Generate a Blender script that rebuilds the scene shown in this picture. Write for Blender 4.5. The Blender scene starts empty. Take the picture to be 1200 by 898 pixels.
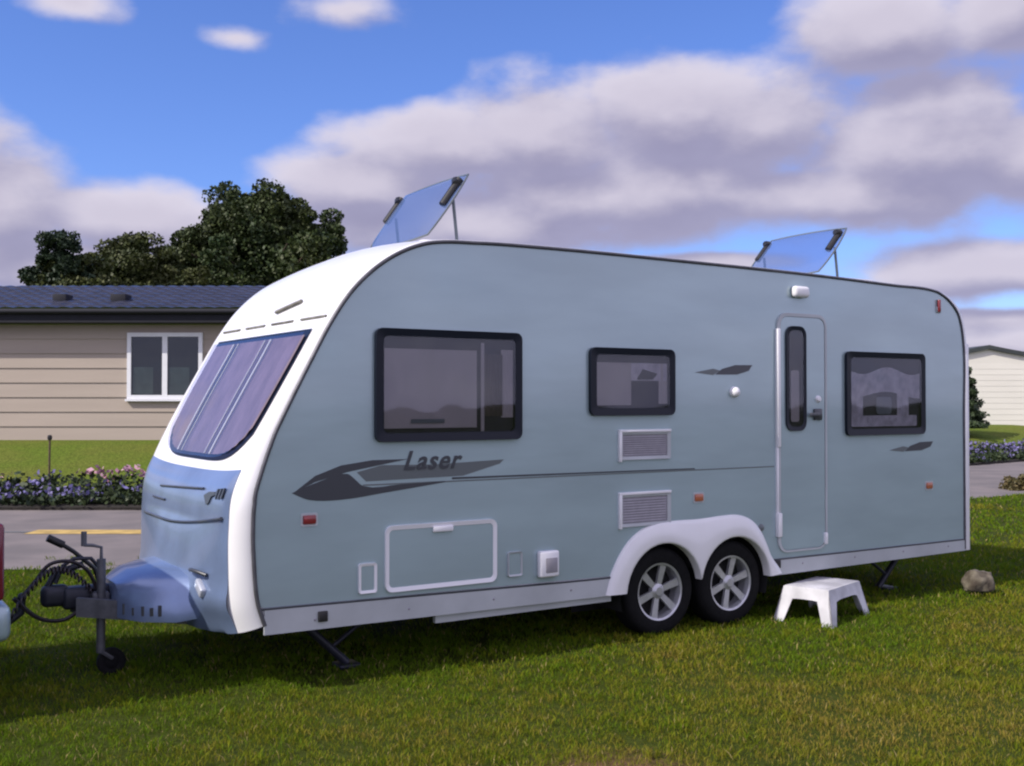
import bpy, bmesh, math, random
import numpy as np
from mathutils import Vector, Matrix
R = math.radians
random.seed(7); rng = np.random.default_rng(7)
sc = bpy.context.scene
C = sc.collection

# ------------------------------------------------------------------ frame of the background (right, forward)
CX, CY, CH = -2.10, -5.84, 1.65
FX, FY = 0.54, 0.842
HEAD = math.atan2(-FX, FY)
def W(X, Z, z=0.0):                     # right / forward / up from the camera's foot point, in the world
    return Vector((CX + Z*FX + X*FY, CY + Z*FY - X*FX, z))

# ------------------------------------------------------------------ materials
def mat(name, color, rough=0.5, metal=0.0, coat=0.0, spec=0.5, noise=0.0, nscale=6.0, bump=0.0, bscale=40.0,
        color2=None, detail=4.0, alpha=None, trans=0.0, coords='Object', stretch=None):
    m = bpy.data.materials.new(name); m.use_nodes = True
    nt = m.node_tree; N = nt.nodes; L = nt.links; b = N['Principled BSDF']
    b.inputs['Base Color'].default_value = (*color, 1)
    b.inputs['Roughness'].default_value = rough; b.inputs['Metallic'].default_value = metal
    b.inputs['Coat Weight'].default_value = coat; b.inputs['Coat Roughness'].default_value = 0.06
    b.inputs['Specular IOR Level'].default_value = spec
    b.inputs['Transmission Weight'].default_value = trans
    if alpha is not None: b.inputs['Alpha'].default_value = alpha
    tc = N.new('ShaderNodeTexCoord'); vec = tc.outputs[coords]
    if stretch:
        mp = N.new('ShaderNodeMapping'); mp.inputs['Scale'].default_value = stretch
        L.new(vec, mp.inputs[0]); vec = mp.outputs[0]
    if noise > 0 or color2:
        n = N.new('ShaderNodeTexNoise'); n.inputs['Scale'].default_value = nscale; n.inputs['Detail'].default_value = detail
        L.new(vec, n.inputs['Vector'])
        r = N.new('ShaderNodeValToRGB'); L.new(n.outputs['Fac'], r.inputs[0])
        c2 = color2 or tuple(c*(1-noise) for c in color)
        r.color_ramp.elements[0].position = .35; r.color_ramp.elements[1].position = .65
        r.color_ramp.elements[0].color = (*c2, 1); r.color_ramp.elements[1].color = (*color, 1)
        L.new(r.outputs[0], b.inputs['Base Color'])
    if bump > 0:
        n = N.new('ShaderNodeTexNoise'); n.inputs['Scale'].default_value = bscale; n.inputs['Detail'].default_value = 3
        L.new(vec, n.inputs['Vector'])
        bp = N.new('ShaderNodeBump'); bp.inputs['Strength'].default_value = 1; bp.inputs['Distance'].default_value = bump
        L.new(n.outputs['Fac'], bp.inputs['Height']); L.new(bp.outputs[0], b.inputs['Normal'])
    return m

M = {}
M['silver'] = mat('silver_paint', (.385,.500,.535), .24, .22, .6, noise=.14, nscale=1.3, bump=.0025, bscale=1.6, stretch=(.6,1,2.2))
M['skirt']  = mat('skirt_paint', (.47,.50,.52), .45, .1, .1, noise=.15, nscale=3)
M['white']  = mat('white_gelcoat', (.80,.80,.80), .28, 0, .35, noise=.06, nscale=3)
M['panel']  = mat('silver_blue_plastic', (.23,.31,.49), .30, .45, .4, noise=.22, nscale=2.6, bump=.004, bscale=5)
M['panelw'] = mat('pale_panel_plastic', (.45,.48,.55), .35, .2, .2)
M['rail']   = mat('awning_rail_alloy', (.10,.10,.115), .45, .4, noise=.3, nscale=12)
M['seal']   = mat('black_rubber_seal', (.012,.013,.02), .45, 0, noise=.3, nscale=20)
M['winframe'] = mat('dark_acrylic_border', (.006,.009,.018), .3, 0, 0, spec=.25)
M['blind']  = mat('grey_blind', (.46,.42,.38), .8, noise=.12, nscale=5, stretch=(1,1,.25))
M['blind2'] = mat('lilac_curtain', (.24,.20,.22), .85, noise=.25, nscale=9, stretch=(1,1,.2))
M['dark_in'] = mat('dark_interior', (.02,.018,.02), .7, noise=.4, nscale=8)
M['brown_in'] = mat('brown_curtain', (.10,.075,.055), .8, noise=.4, nscale=10)
M['lace'] = mat('pale_lace', (.60,.57,.58), .85, noise=.35, nscale=14)
M['tyre'] = mat('tyre_rubber', (.009,.009,.010), .8, spec=.15, noise=.3, nscale=30, bump=.002, bscale=80)
M['alloy'] = mat('wheel_alloy', (.52,.53,.55), .32, .55, noise=.15, nscale=15)
M['steel'] = mat('galvanised_steel', (.13,.135,.15), .6, .4, noise=.35, nscale=18)
M['darksteel'] = mat('painted_steel', (.035,.038,.055), .45, .4, noise=.3, nscale=14)
M['black'] = mat('black_plastic', (.015,.015,.016), .5, noise=.3, nscale=20)
M['well'] = mat('dark_wheel_well', (.012,.012,.013), .9, noise=.3, nscale=10)
M['decal'] = mat('dark_decal', (.045,.05,.06), .35, 0, .2)
M['decal2'] = mat('grey_decal', (.115,.135,.14), .35, 0, .2)
M['vent'] = mat('grey_vent_plastic', (.30,.29,.32), .5, noise=.12, nscale=20)
M['trimw'] = mat('white_trim_plastic', (.78,.78,.80), .35, 0, .1)
M['red'] = mat('red_lens', (.22,.02,.025), .3, 0, .6)
M['amber'] = mat('amber_lens', (.42,.13,.06), .3, 0, .6)
M['stoolw'] = mat('white_step_plastic', (.60,.60,.63), .45, noise=.35, nscale=5, detail=8)
M['carpaint'] = mat('tow_car_paint', (.32,.42,.47), .3, .3, .6)
M['carred'] = mat('dark_red_lens', (.13,.006,.02), .25, 0, .5)
M['upvc'] = mat('white_upvc', (.74,.75,.78), .35, noise=.05, nscale=6)
M['stone'] = mat('rough_stone', (.17,.15,.11), .9, color2=(.05,.038,.025), nscale=9, bump=.02, bscale=14)
M['bark'] = mat('bark', (.09,.065,.045), .95, noise=.5, nscale=4, bump=.03, bscale=8)
M['wood'] = mat('weathered_stake', (.12,.085,.05), .9, noise=.4, nscale=20)
M['yellow'] = mat('yellow_road_paint', (.52,.36,.11), .8, noise=.35, nscale=5)
M['fascia'] = mat('dark_fascia', (.006,.007,.014), .8, noise=.2, nscale=4)
M['netblind'] = mat('green_grey_net', (.20,.235,.215), .8, noise=.3, nscale=8)
M['joint'] = mat('grey_sealant', (.22,.21,.18), .6, noise=.4, nscale=14)
M['cable'] = mat('cable_rubber', (.02,.014,.018), .5)

def glass(name, tint, opacity=.35, rough=.03, milky=0):
    m = bpy.data.materials.new(name); m.use_nodes = True
    nt = m.node_tree; N = nt.nodes; L = nt.links; N.remove(N['Principled BSDF'])
    out = N['Material Output']
    t = N.new('ShaderNodeBsdfTransparent'); t.inputs[0].default_value = (*tint, 1)
    g = N.new('ShaderNodeBsdfGlossy'); g.inputs['Roughness'].default_value = rough; g.inputs['Color'].default_value = (.9,.95,1,1)
    ge = N.new('ShaderNodeNewGeometry'); dp = N.new('ShaderNodeVectorMath'); dp.operation = 'DOT_PRODUCT'
    L.new(ge.outputs['Normal'], dp.inputs[0]); L.new(ge.outputs['Incoming'], dp.inputs[1])
    def mm(op, a, b):
        q = N.new('ShaderNodeMath'); q.operation = op
        for i_, v_ in enumerate((a, b)):
            if v_ is None: continue
            if isinstance(v_, (int, float)): q.inputs[i_].default_value = v_
            else: L.new(v_, q.inputs[i_])
        return q.outputs[0]
    sch = mm('ADD', mm('MULTIPLY', mm('POWER', mm('SUBTRACT', 1.0, mm('ABSOLUTE', dp.outputs['Value'], None)), 5.0), .95), .04)
    no = N.new('ShaderNodeTexNoise'); no.inputs['Scale'].default_value = 1.7
    tc = N.new('ShaderNodeTexCoord'); L.new(tc.outputs['Object'], no.inputs['Vector'])
    bp = N.new('ShaderNodeBump'); bp.inputs['Distance'].default_value = .004; L.new(no.outputs['Fac'], bp.inputs['Height'])
    L.new(bp.outputs[0], g.inputs['Normal'])
    ad = N.new('ShaderNodeMath'); ad.operation = 'ADD'; ad.use_clamp = True; ad.inputs[1].default_value = opacity
    L.new(sch, ad.inputs[0])
    mx = N.new('ShaderNodeMixShader'); L.new(ad.outputs[0], mx.inputs[0]); L.new(t.outputs[0], mx.inputs[1]); L.new(g.outputs[0], mx.inputs[2])
    if milky:
        df = N.new('ShaderNodeBsdfDiffuse'); df.inputs[0].default_value = (.12,.18,.36,1)
        m2 = N.new('ShaderNodeMixShader'); m2.inputs[0].default_value = milky; L.new(mx.outputs[0], m2.inputs[1]); L.new(df.outputs[0], m2.inputs[2]); mx = m2
    L.new(mx.outputs[0], out.inputs['Surface'])
    return m
M['pane'] = glass('tinted_window_pane', (.78,.78,.82), .0)
M['frontpane'] = glass('tinted_front_pane', (.80,.76,.86), .0)
M['hatchlid'] = glass('smoky_hatch_acrylic', (.46,.54,.76), .02, .05, .42)
M['housepane'] = glass('house_window_pane', (.60,.64,.64), .0)
M['carglass'] = glass('car_glass', (.12,.13,.15), .05)

def leafmat(name, c1, c2, rough=.55, patch=0.35):
    m = bpy.data.materials.new(name); m.use_nodes = True
    nt = m.node_tree; N = nt.nodes; L = nt.links; b = N['Principled BSDF']
    g = N.new('ShaderNodeNewGeometry'); r = N.new('ShaderNodeValToRGB')
    n = N.new('ShaderNodeTexNoise'); n.inputs['Scale'].default_value = patch; n.inputs['Detail'].default_value = 2
    L.new(g.outputs['Position'], n.inputs['Vector'])
    ad = N.new('ShaderNodeMath'); ad.operation = 'MULTIPLY_ADD'; ad.inputs[1].default_value = .6
    sb = N.new('ShaderNodeMath'); sb.operation = 'MULTIPLY_ADD'; sb.inputs[1].default_value = 1.6; sb.inputs[2].default_value = -.6
    L.new(n.outputs['Fac'], sb.inputs[0])
    L.new(g.outputs['Random Per Island'], ad.inputs[0]); L.new(sb.outputs[0], ad.inputs[2])
    L.new(ad.outputs[0], r.inputs[0])
    r.color_ramp.elements[0].color = (*c1, 1); r.color_ramp.elements[1].color = (*c2, 1)
    L.new(r.outputs[0], b.inputs['Base Color']); b.inputs['Roughness'].default_value = rough
    b.inputs['Specular IOR Level'].default_value = .25
    return m
M['oak'] = leafmat('oak_leaves', (.024,.046,.014), (.050,.062,.017))
M['ash'] = leafmat('small_tree_leaves', (.030,.046,.014), (.070,.076,.022))
M['pine'] = leafmat('pine_needles', (.014,.028,.014), (.032,.052,.024))
M['conif'] = leafmat('conifer_needles', (.020,.040,.018), (.060,.085,.040))
M['shrub'] = leafmat('dry_shrub_leaves', (.05,.05,.018), (.16,.12,.05), patch=6)
M['fleaf'] = leafmat('bedding_leaves', (.015,.028,.012), (.05,.07,.025), patch=3)
M['fviolet'] = leafmat('violet_petals', (.06,.05,.14), (.22,.20,.40), patch=2)
M['fpink'] = leafmat('pink_petals', (.26,.10,.15), (.55,.34,.42), patch=2)

# ------------------------------------------------------------------ mesh helpers
def link(name, me, m=None, parent=None, smooth=None):
    o = bpy.data.objects.new(name, me); C.objects.link(o)
    if m is not None and not me.materials: me.materials.append(m)
    if parent is not None: o.parent = parent
    if smooth is not None:
        me.shade_smooth()
        if smooth < 179: me.set_sharp_from_angle(angle=R(smooth))
    return o
def obj(name, bm, m, parent=None, smooth=35):
    bmesh.ops.recalc_face_normals(bm, faces=bm.faces)
    me = bpy.data.meshes.new(name); bm.to_mesh(me); bm.free()
    return link(name, me, m, parent, smooth)
def root(name, label, cat, loc=(0,0,0), rz=0, group=None):
    o = bpy.data.objects.new(name, None); C.objects.link(o); o.location = loc; o.rotation_euler[2] = rz
    o.empty_display_size = .2
    o['label'] = label; o['category'] = cat
    if group: o['group'] = group
    return o
def BM(): return bmesh.new()
def box(bm, x0, x1, y0, y1, z0, z1, bev=0.0, seg=2, mtx=None):
    vs = [bm.verts.new(p) for p in [(x0,y0,z0),(x1,y0,z0),(x1,y1,z0),(x0,y1,z0),(x0,y0,z1),(x1,y0,z1),(x1,y1,z1),(x0,y1,z1)]]
    fs = [bm.faces.new([vs[i] for i in q]) for q in [(0,3,2,1),(4,5,6,7),(0,1,5,4),(1,2,6,5),(2,3,7,6),(3,0,4,7)]]
    geom = vs
    if bev > 0:
        es = list({e for f in fs for e in f.edges})
        r = bmesh.ops.bevel(bm, geom=es, offset=bev, segments=seg, affect='EDGES', profile=.5)
        geom = list({v for f in r['faces'] for v in f.verts})
    if mtx is not None:
        for v in geom: v.co = mtx @ v.co
    return bm
def tube(bm, pts, r, n=8, close=False, caps=True):
    pts = [Vector(p) for p in pts]; rings = []
    rr = r if isinstance(r, (list, tuple)) else [r]*len(pts)
    prev = None
    for i, p in enumerate(pts):
        a = pts[max(i-1,0)] if not close else pts[i-1]
        b = pts[min(i+1,len(pts)-1)] if not close else pts[(i+1) % len(pts)]
        d = (b-a).normalized() if (b-a).length > 1e-9 else Vector((0,0,1))
        if prev is None:
            u = d.orthogonal().normalized()
        else:
            u = (prev - d*prev.dot(d)); u = u.normalized() if u.length > 1e-6 else d.orthogonal().normalized()
        prev = u; v = d.cross(u)
        rings.append([bm.verts.new(p + (u*math.cos(t)+v*math.sin(t))*rr[i]) for t in [2*math.pi*k/n for k in range(n)]])
    m = len(rings)
    for i in range(m if close else m-1):
        A, B = rings[i], rings[(i+1) % m]
        for k in range(n): bm.faces.new((A[k], A[(k+1)%n], B[(k+1)%n], B[k]))
    if caps and not close:
        bm.faces.new(rings[0][::-1]); bm.faces.new(rings[-1])
    return bm
def prism(bm, poly, y0, y1):            # poly of (x, z), thickness along y
    A = [bm.verts.new((x, y0, z)) for x, z in poly]; B = [bm.verts.new((x, y1, z)) for x, z in poly]
    bm.faces.new(A); bm.faces.new(B[::-1]); n = len(poly)
    for i in range(n): bm.faces.new((A[i], B[i], B[(i+1)%n], A[(i+1)%n]))
    return bm
def ring(bm, outer, inner, y0, y1, lip=0.0):      # frame between two loops of equal count
    n = len(outer)
    Ao = [bm.verts.new((x, y0, z)) for x, z in outer]; Ai = [bm.verts.new((x, y0+lip, z)) for x, z in inner]
    Bo = [bm.verts.new((x, y1, z)) for x, z in outer]; Bi = [bm.verts.new((x, y1, z)) for x, z in inner]
    for i in range(n):
        j = (i+1) % n
        bm.faces.new((Ao[i],Ao[j],Ai[j],Ai[i])); bm.faces.new((Bo[j],Bo[i],Bi[i],Bi[j]))
        bm.faces.new((Ao[j],Ao[i],Bo[i],Bo[j])); bm.faces.new((Ai[i],Ai[j],Bi[j],Bi[i]))
    return bm
def rr(x0, z0, x1, z1, r, n=5):
    out = []
    for cx, cz, a0 in ((x1-r, z1-r, 0), (x0+r, z1-r, 90), (x0+r, z0+r, 180), (x1-r, z0+r, 270)):
        for k in range(n+1):
            a = R(a0 + 90*k/n); out.append((cx+r*math.cos(a), cz+r*math.sin(a)))
    return out
def lathe(bm, prof, n=36, cy=0.0, cx=0.0, cz=0.0):      # prof of (radius, y); axis along y
    rings = []
    for r, y in prof:
        rings.append([bm.verts.new((cx + r*math.cos(2*math.pi*k/n), cy + y, cz + r*math.sin(2*math.pi*k/n))) for k in range(n)])
    for A, B in zip(rings, rings[1:]):
        for k in range(n): bm.faces.new((A[k], A[(k+1)%n], B[(k+1)%n], B[k]))
    return bm
def catmull(P, k=8):
    out = []
    for i in range(len(P)-1):
        p0 = P[max(i-1,0)]; p1 = P[i]; p2 = P[i+1]; p3 = P[min(i+2, len(P)-1)]
        for j in range(k):
            t = j/k
            q = []
            for d in range(len(p1)):
                # centripetal-ish: clamp tangents to the chord lengths
                l01 = math.dist(p0,p1) or 1; l12 = math.dist(p1,p2); l23 = math.dist(p2,p3) or 1
                m1 = ((p1[d]-p0[d])/l01*.5 + (p2[d]-p1[d])/l12*.5)*l12
                m2 = ((p2[d]-p1[d])/l12*.5 + (p3[d]-p2[d])/l23*.5)*l12
                q.append((2*t**3-3*t*t+1)*p1[d] + (t**3-2*t*t+t)*m1 + (-2*t**3+3*t*t)*p2[d] + (t**3-t*t)*m2)
            out.append(tuple(q))
    out.append(P[-1]); return out

# ------------------------------------------------------------------ THE CARAVAN
WD = 2.06
O = [(-.10,.36),(-.145,.5),(-.17,.75),(-.175,.95),(-.16,1.12),(-.095,1.28),(.045,1.55),(.25,1.92),(.38,2.14),(.515,2.32),(.69,2.475),
     (.875,2.58),(1.05,2.635),(1.4,2.66),(1.8,2.668),(3.1,2.664),(4.4,2.65),(5.4,2.625),(5.92,2.61),(6.15,2.555),(6.32,2.43),(6.395,2.2),(6.40,1.5),(6.40,.36)]
PS = catmull(O, 8)
NS = []
for i in range(len(PS)):
    a = PS[max(i-1,0)]; b = PS[min(i+1,len(PS)-1)]
    dx, dz = b[0]-a[0], b[1]-a[1]; l = math.hypot(dx,dz); NS.append((-dz/l, dx/l))
def lerp_tab(x, tab):
    if x <= tab[0][0]: return tab[0][1]
    for (a, va), (b, vb) in zip(tab, tab[1:]):
        if x <= b: return va + (vb-va)*(x-a)/(b-a)
    return tab[-1][1]
def amp(i):
    x, z = PS[i]
    if x > 5.9: return lerp_tab(x, [(5.9,.07),(6.3,.03)])
    if x > 1.0: return .055
    return lerp_tab(z, [(.36,.16),(.7,.08),(.95,.02),(1.3,.0),(1.9,.0),(2.3,.01),(2.64,.05)])
def rad(i):
    x, z = PS[i]
    if x > .95: return .014
    return lerp_tab(z, [(.4,.12),(1.15,.12),(1.5,.06),(2.2,.045),(2.64,.014)])
def S(i, y, off=0.0):
    t = (y-WD/2)/(WD/2); d = min(y, WD-y); r = rad(i)
    ins = r - math.sqrt(max(r*r-(r-d)**2, 0)) if d < r else 0
    k = amp(i)*(1-t*t) - ins + off
    return Vector((PS[i][0]+NS[i][0]*k, y, PS[i][1]+NS[i][1]*k))
def front_at(z, y, off=0.0):            # point of the front face at height z
    lo = None
    for i in range(len(PS)-1):
        a = S(i, y, off); b = S(i+1, y, off)
        if a.z <= z <= b.z: 
            t = (z-a.z)/(b.z-a.z+1e-9); return a.lerp(b, t)
    return S(0, y, off)

WHL = [(2.90,.31),(3.58,.31)]; AR = .360
def arch_pts(r=AR, zb=.36):
    """notch outline from right to left (x decreasing) along the wheel openings, above height zb"""
    out = []
    (x1,z1),(x2,z2) = WHL
    xm = (x1+x2)/2; hm = math.sqrt(r*r-(xm-x1)**2)
    a_end = math.asin((zb-z1)/r); am = math.atan2(hm, x1-xm+0)  # angle at the cusp for wheel 2 (left side)
    for k in range(17):
        a = a_end + (math.pi-math.atan2(hm, xm-x1) - a_end)*k/16
        out.append((x2+r*math.cos(a), z2+r*math.sin(a)))
    for k in range(1,17):
        a0 = math.atan2(hm, xm-x1); a = a0 + (math.pi-a_end-a0)*k/16
        out.append((x1+r*math.cos(a), z1+r*math.sin(a)))
    return out

car = root('touring_caravan', 'silver blue twin axle touring caravan parked on the grass with its two roof hatches open', 'caravan', (0,0,0))

# shell: front, roof and rear as one sheet, and the two side caps (the near one notched for the wheels)
ys = [0,.003,.010,.022,.04,.065,.1,.16,.25,.4,.6,.85,1.1]
ys = ys + [WD-y for y in ys[-2::-1]]
bm = BM(); rows = [[bm.verts.new(S(i,y)) for y in ys] for i in range(len(PS))]
for a, b in zip(rows, rows[1:]):
    for j in range(len(ys)-1): bm.faces.new((a[j], a[j+1], b[j+1], b[j]))
for side, y in ((0,0.0),(-1,WD)):
    loop = [r[side] for r in rows]
    notch = [bm.verts.new((x, y, z)) for x, z in arch_pts(AR+.004, .36)]
    bm.faces.new(loop + notch)
obj('body_shell', bm, M['white'], car, 40)
# under floor
bm = BM()
box(bm, -.08, 6.36, .42, WD-.42, .365, .40); box(bm, -.05, 2.50, .03, .42, .365,.40); box(bm, 3.98, 6.36, .03,.42,.365,.40)
box(bm, -.05, 2.50, WD-.42, WD-.03, .365,.40); box(bm, 3.98, 6.36, WD-.42, WD-.03,.365,.40)
obj('floor_panel', bm, M['well'], car)
for y0, y1 in ((.012,.40),(WD-.40,WD-.012)):
    bm = BM()
    pts = arch_pts(AR+.004, .20); pts = [(pts[0][0],.20)] + pts + [(pts[-1][0],.20)]
    A = [bm.verts.new((x,y0,z)) for x,z in pts]; B = [bm.verts.new((x,y1,z)) for x,z in pts]
    for i in range(len(pts)-1): bm.faces.new((A[i],A[i+1],B[i+1],B[i]))
    q = y1 if y0 < 1 else y0
    yy = [bm.verts.new((x,q,z)) for x,z in ((2.4,.15),(4.1,.15),(4.1,.75),(2.4,.75))]; bm.faces.new(yy)
    obj('wheel_box', bm, M['well'], car)

# side panels (silver), stopping at the awning rail
def seam_pt(i, inset):
    return (PS[i][0]-NS[i][0]*inset, PS[i][1]-NS[i][1]*inset)
def seam_inset(i):
    x, z = PS[i]
    if x > 6.0: return lerp_tab(x, [(6.0,.018),(6.35,.062)])
    if x > 1.0: return .016
    return lerp_tab(z, [(.36,.112),(1.1,.110),(1.5,.052),(2.0,.036),(2.64,.016)])
seam = [seam_pt(i, seam_inset(i)) for i in range(len(PS))]
ZT0, ZT1 = .480, .452                    # trim line height at the front and the rear
def ztrim(x): return lerp_tab(x, [(0,.495),(2.2,.458),(6.3,.448)])
def cut_bottom(pts, f):
    return [p for p in pts if p[1] > f(p[0])]
up = cut_bottom(seam, ztrim)
fr, re_ = up[0], up[-1]
fr0 = (seam[1][0]+.0, ztrim(0)); re0 = (re_[0], ztrim(6.3))
npts = [(x,z) for x,z in arch_pts(AR, .30) if z > .455]
side_poly = [fr0] + up + [re0] + [(npts[0][0], .453)] + npts + [(npts[-1][0], .458)]
for y0, y1, nm in ((-.006,.001,'side_panel'), (WD-.001, WD+.006, 'side_panel')):
    obj(nm, prism(BM(), side_poly, y0, y1), M['silver'], car, 30)
# skirt strips under the trim line
def skirt(x0, x1, zb0, zb1, y0, y1, parent):
    return obj('skirt', prism(BM(), [(x0, zb0),(x1, zb1),(x1, ztrim(x1)-.012),(x0, ztrim(x0)-.012)], y0, y1), M['skirt'], parent)
for y0, y1 in ((-.014,.001),(WD-.001,WD+.014)):
    skirt(.0, 2.50, .345, .33, y0, y1, car); skirt(3.96, 6.34, .33, .345, y0, y1, car)
# lower chassis step seen below the skirt
obj('side_member', prism(BM(), [(1.10,.285),(2.46,.285),(2.46,.345),(1.10,.345)], .02, .05), M['skirt'], car)
# dark trim line
bm = BM(); pts = [(x, -.009, ztrim(x)-.006) for x in np.linspace(-.03, 2.47, 12)]; tube(bm, pts, .008, 6)
obj('trim_strip', bm, M['decal'], car); bm = BM()
pts = [(x, -.009, ztrim(x)-.006) for x in np.linspace(3.97, 6.33, 12)]; tube(bm, pts, .008, 6)
obj('trim_strip', bm, M['decal'], car)
# awning rail
bm = BM(); tube(bm, [(x,-.006,z) for x,z in seam[:]], .0125, 8)
obj('awning_rail', bm, M['rail'], car, 60)
bm = BM(); tube(bm, [(x,WD+.006,z) for x,z in seam[:]], .0125, 8)
obj('awning_rail', bm, M['rail'], car, 60)
# horizontal panel joints
bm = BM()
box(bm, .60, 4.0, -.0075, -.005, 1.150, 1.158); 
obj('panel_joint', bm, M['decal2'], car)

# wheel spats (white twin arch)
def spat_outline():
    ctrl = [(2.385,.335),(2.42,.44),(2.49,.57),(2.58,.68),(2.69,.755),(2.82,.795),(3.00,.805),(3.25,.805),(3.48,.815),(3.63,.81),(3.76,.765),(3.85,.68),(3.91,.57),(3.96,.47),(4.03,.40),(4.07,.345)]
    return catmull(ctrl, 4)
for sgn, yb in ((-1, 0.0), (1, WD)):
    bm = BM(); outer = spat_outline(); inner = arch_pts(AR-.017, .335)[::-1]
    n = 70
    def resamp(P, n):
        L = [0]
        for a, b in zip(P, P[1:]): L.append(L[-1]+math.dist(a,b))
        out = []
        for k in range(n):
            t = L[-1]*k/(n-1); j = 0
            while j < len(P)-2 and L[j+1] < t: j += 1
            u = (t-L[j])/(L[j+1]-L[j]+1e-9); out.append((P[j][0]+(P[j+1][0]-P[j][0])*u, P[j][1]+(P[j+1][1]-P[j][1])*u))
        return out
    A = resamp(outer, n); B = resamp(inner, n)
    prof = [(0,.000),(.03,.018),(.10,.032),(.5,.040),(.85,.044),(.97,.040),(1,.030)]
    rowsp = []
    for t, d in prof:
        rowsp.append([bm.verts.new((a[0]+(b[0]-a[0])*t, yb+sgn*d, a[1]+(b[1]-a[1])*t)) for a, b in zip(A, B)])
    rowsp.append([bm.verts.new((b[0], yb-sgn*.03, b[1])) for b in B])
    for p, q in zip(rowsp, rowsp[1:]):
        for k in range(n-1): bm.faces.new((p[k], p[k+1], q[k+1], q[k]))
    obj('wheel_arch_spat', bm, M['white'], car, 60)

# wheels
def wheel(x, y, sgn, r=.312, parent=car, spokes=6, rim=.200):
    e = bpy.data.objects.new('wheel', None); 
    bm = BM(); w = .185
    prof = [(rim-.005,-w*.46),(rim+.01,-w*.5),(r-.045,-w*.52),(r-.015,-w*.47),(r-.002,-w*.36),(r,-w*.15),(r,w*.15),(r-.002,w*.36),(r-.015,w*.47),(r-.045,w*.52),(rim+.01,w*.5),(rim-.005,w*.46)]
    lathe(bm, [(a, b*1) for a, b in prof], 48)
    t = obj('wheel', bm, M['tyre'], parent, 45); t.location = (x, y, r-.005)
    if sgn > 0: t.rotation_euler[2] = math.pi
    bm = BM()   # rim ring and barrel
    lathe(bm, [(rim-.02,-w*.28),(rim-.012,-w*.47),(rim+.002,-w*.50),(rim+.002,-w*.44),(rim-.006,-w*.3),(rim-.02,w*.4)], 48)
    lathe(bm, [(.0001,-w*.44),(.028,-w*.44),(.036,-w*.40),(.055,-w*.36),(.06,-w*.2)], 24)
    for k in range(spokes):
        a = 2*math.pi*k/spokes + .3
        for da in (-.5, .5):
            ca, sa = math.cos(a), math.sin(a)
            def P(rad_, off, yy): return (ca*rad_-sa*off, yy, sa*rad_+ca*off)
            q = [P(.045,-.020,-w*.36),P(.045,.020,-w*.36),P(rim-.010,.027,-w*.42),P(rim-.010,-.027,-w*.42)]
            q2 = [(p[0],p[1]+.022,p[2]) for p in q]
        va = [bm.verts.new(p) for p in q]; vb = [bm.verts.new(p) for p in q2]
        bm.faces.new(va); bm.faces.new(vb[::-1])
        for i in range(4): bm.faces.new((va[i],vb[i],vb[(i+1)%4],va[(i+1)%4]))
    obj('rim', bm, M['alloy'], t, 40)
    bm = BM(); lathe(bm, [(.0001,w*.05),(rim-.02,w*.05)], 32); obj('brake_drum', bm, M['well'], t)
    bpy.data.objects.remove(e)
    return t
for x, z in WHL:
    wheel(x, .115, -1); wheel(x, WD-.115, 1)
bm = BM()
for x, z in WHL: tube(bm, [(x,.2,.305),(x,WD-.2,.305)], .035, 10)
obj('axle', bm, M['darksteel'], car)

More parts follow.
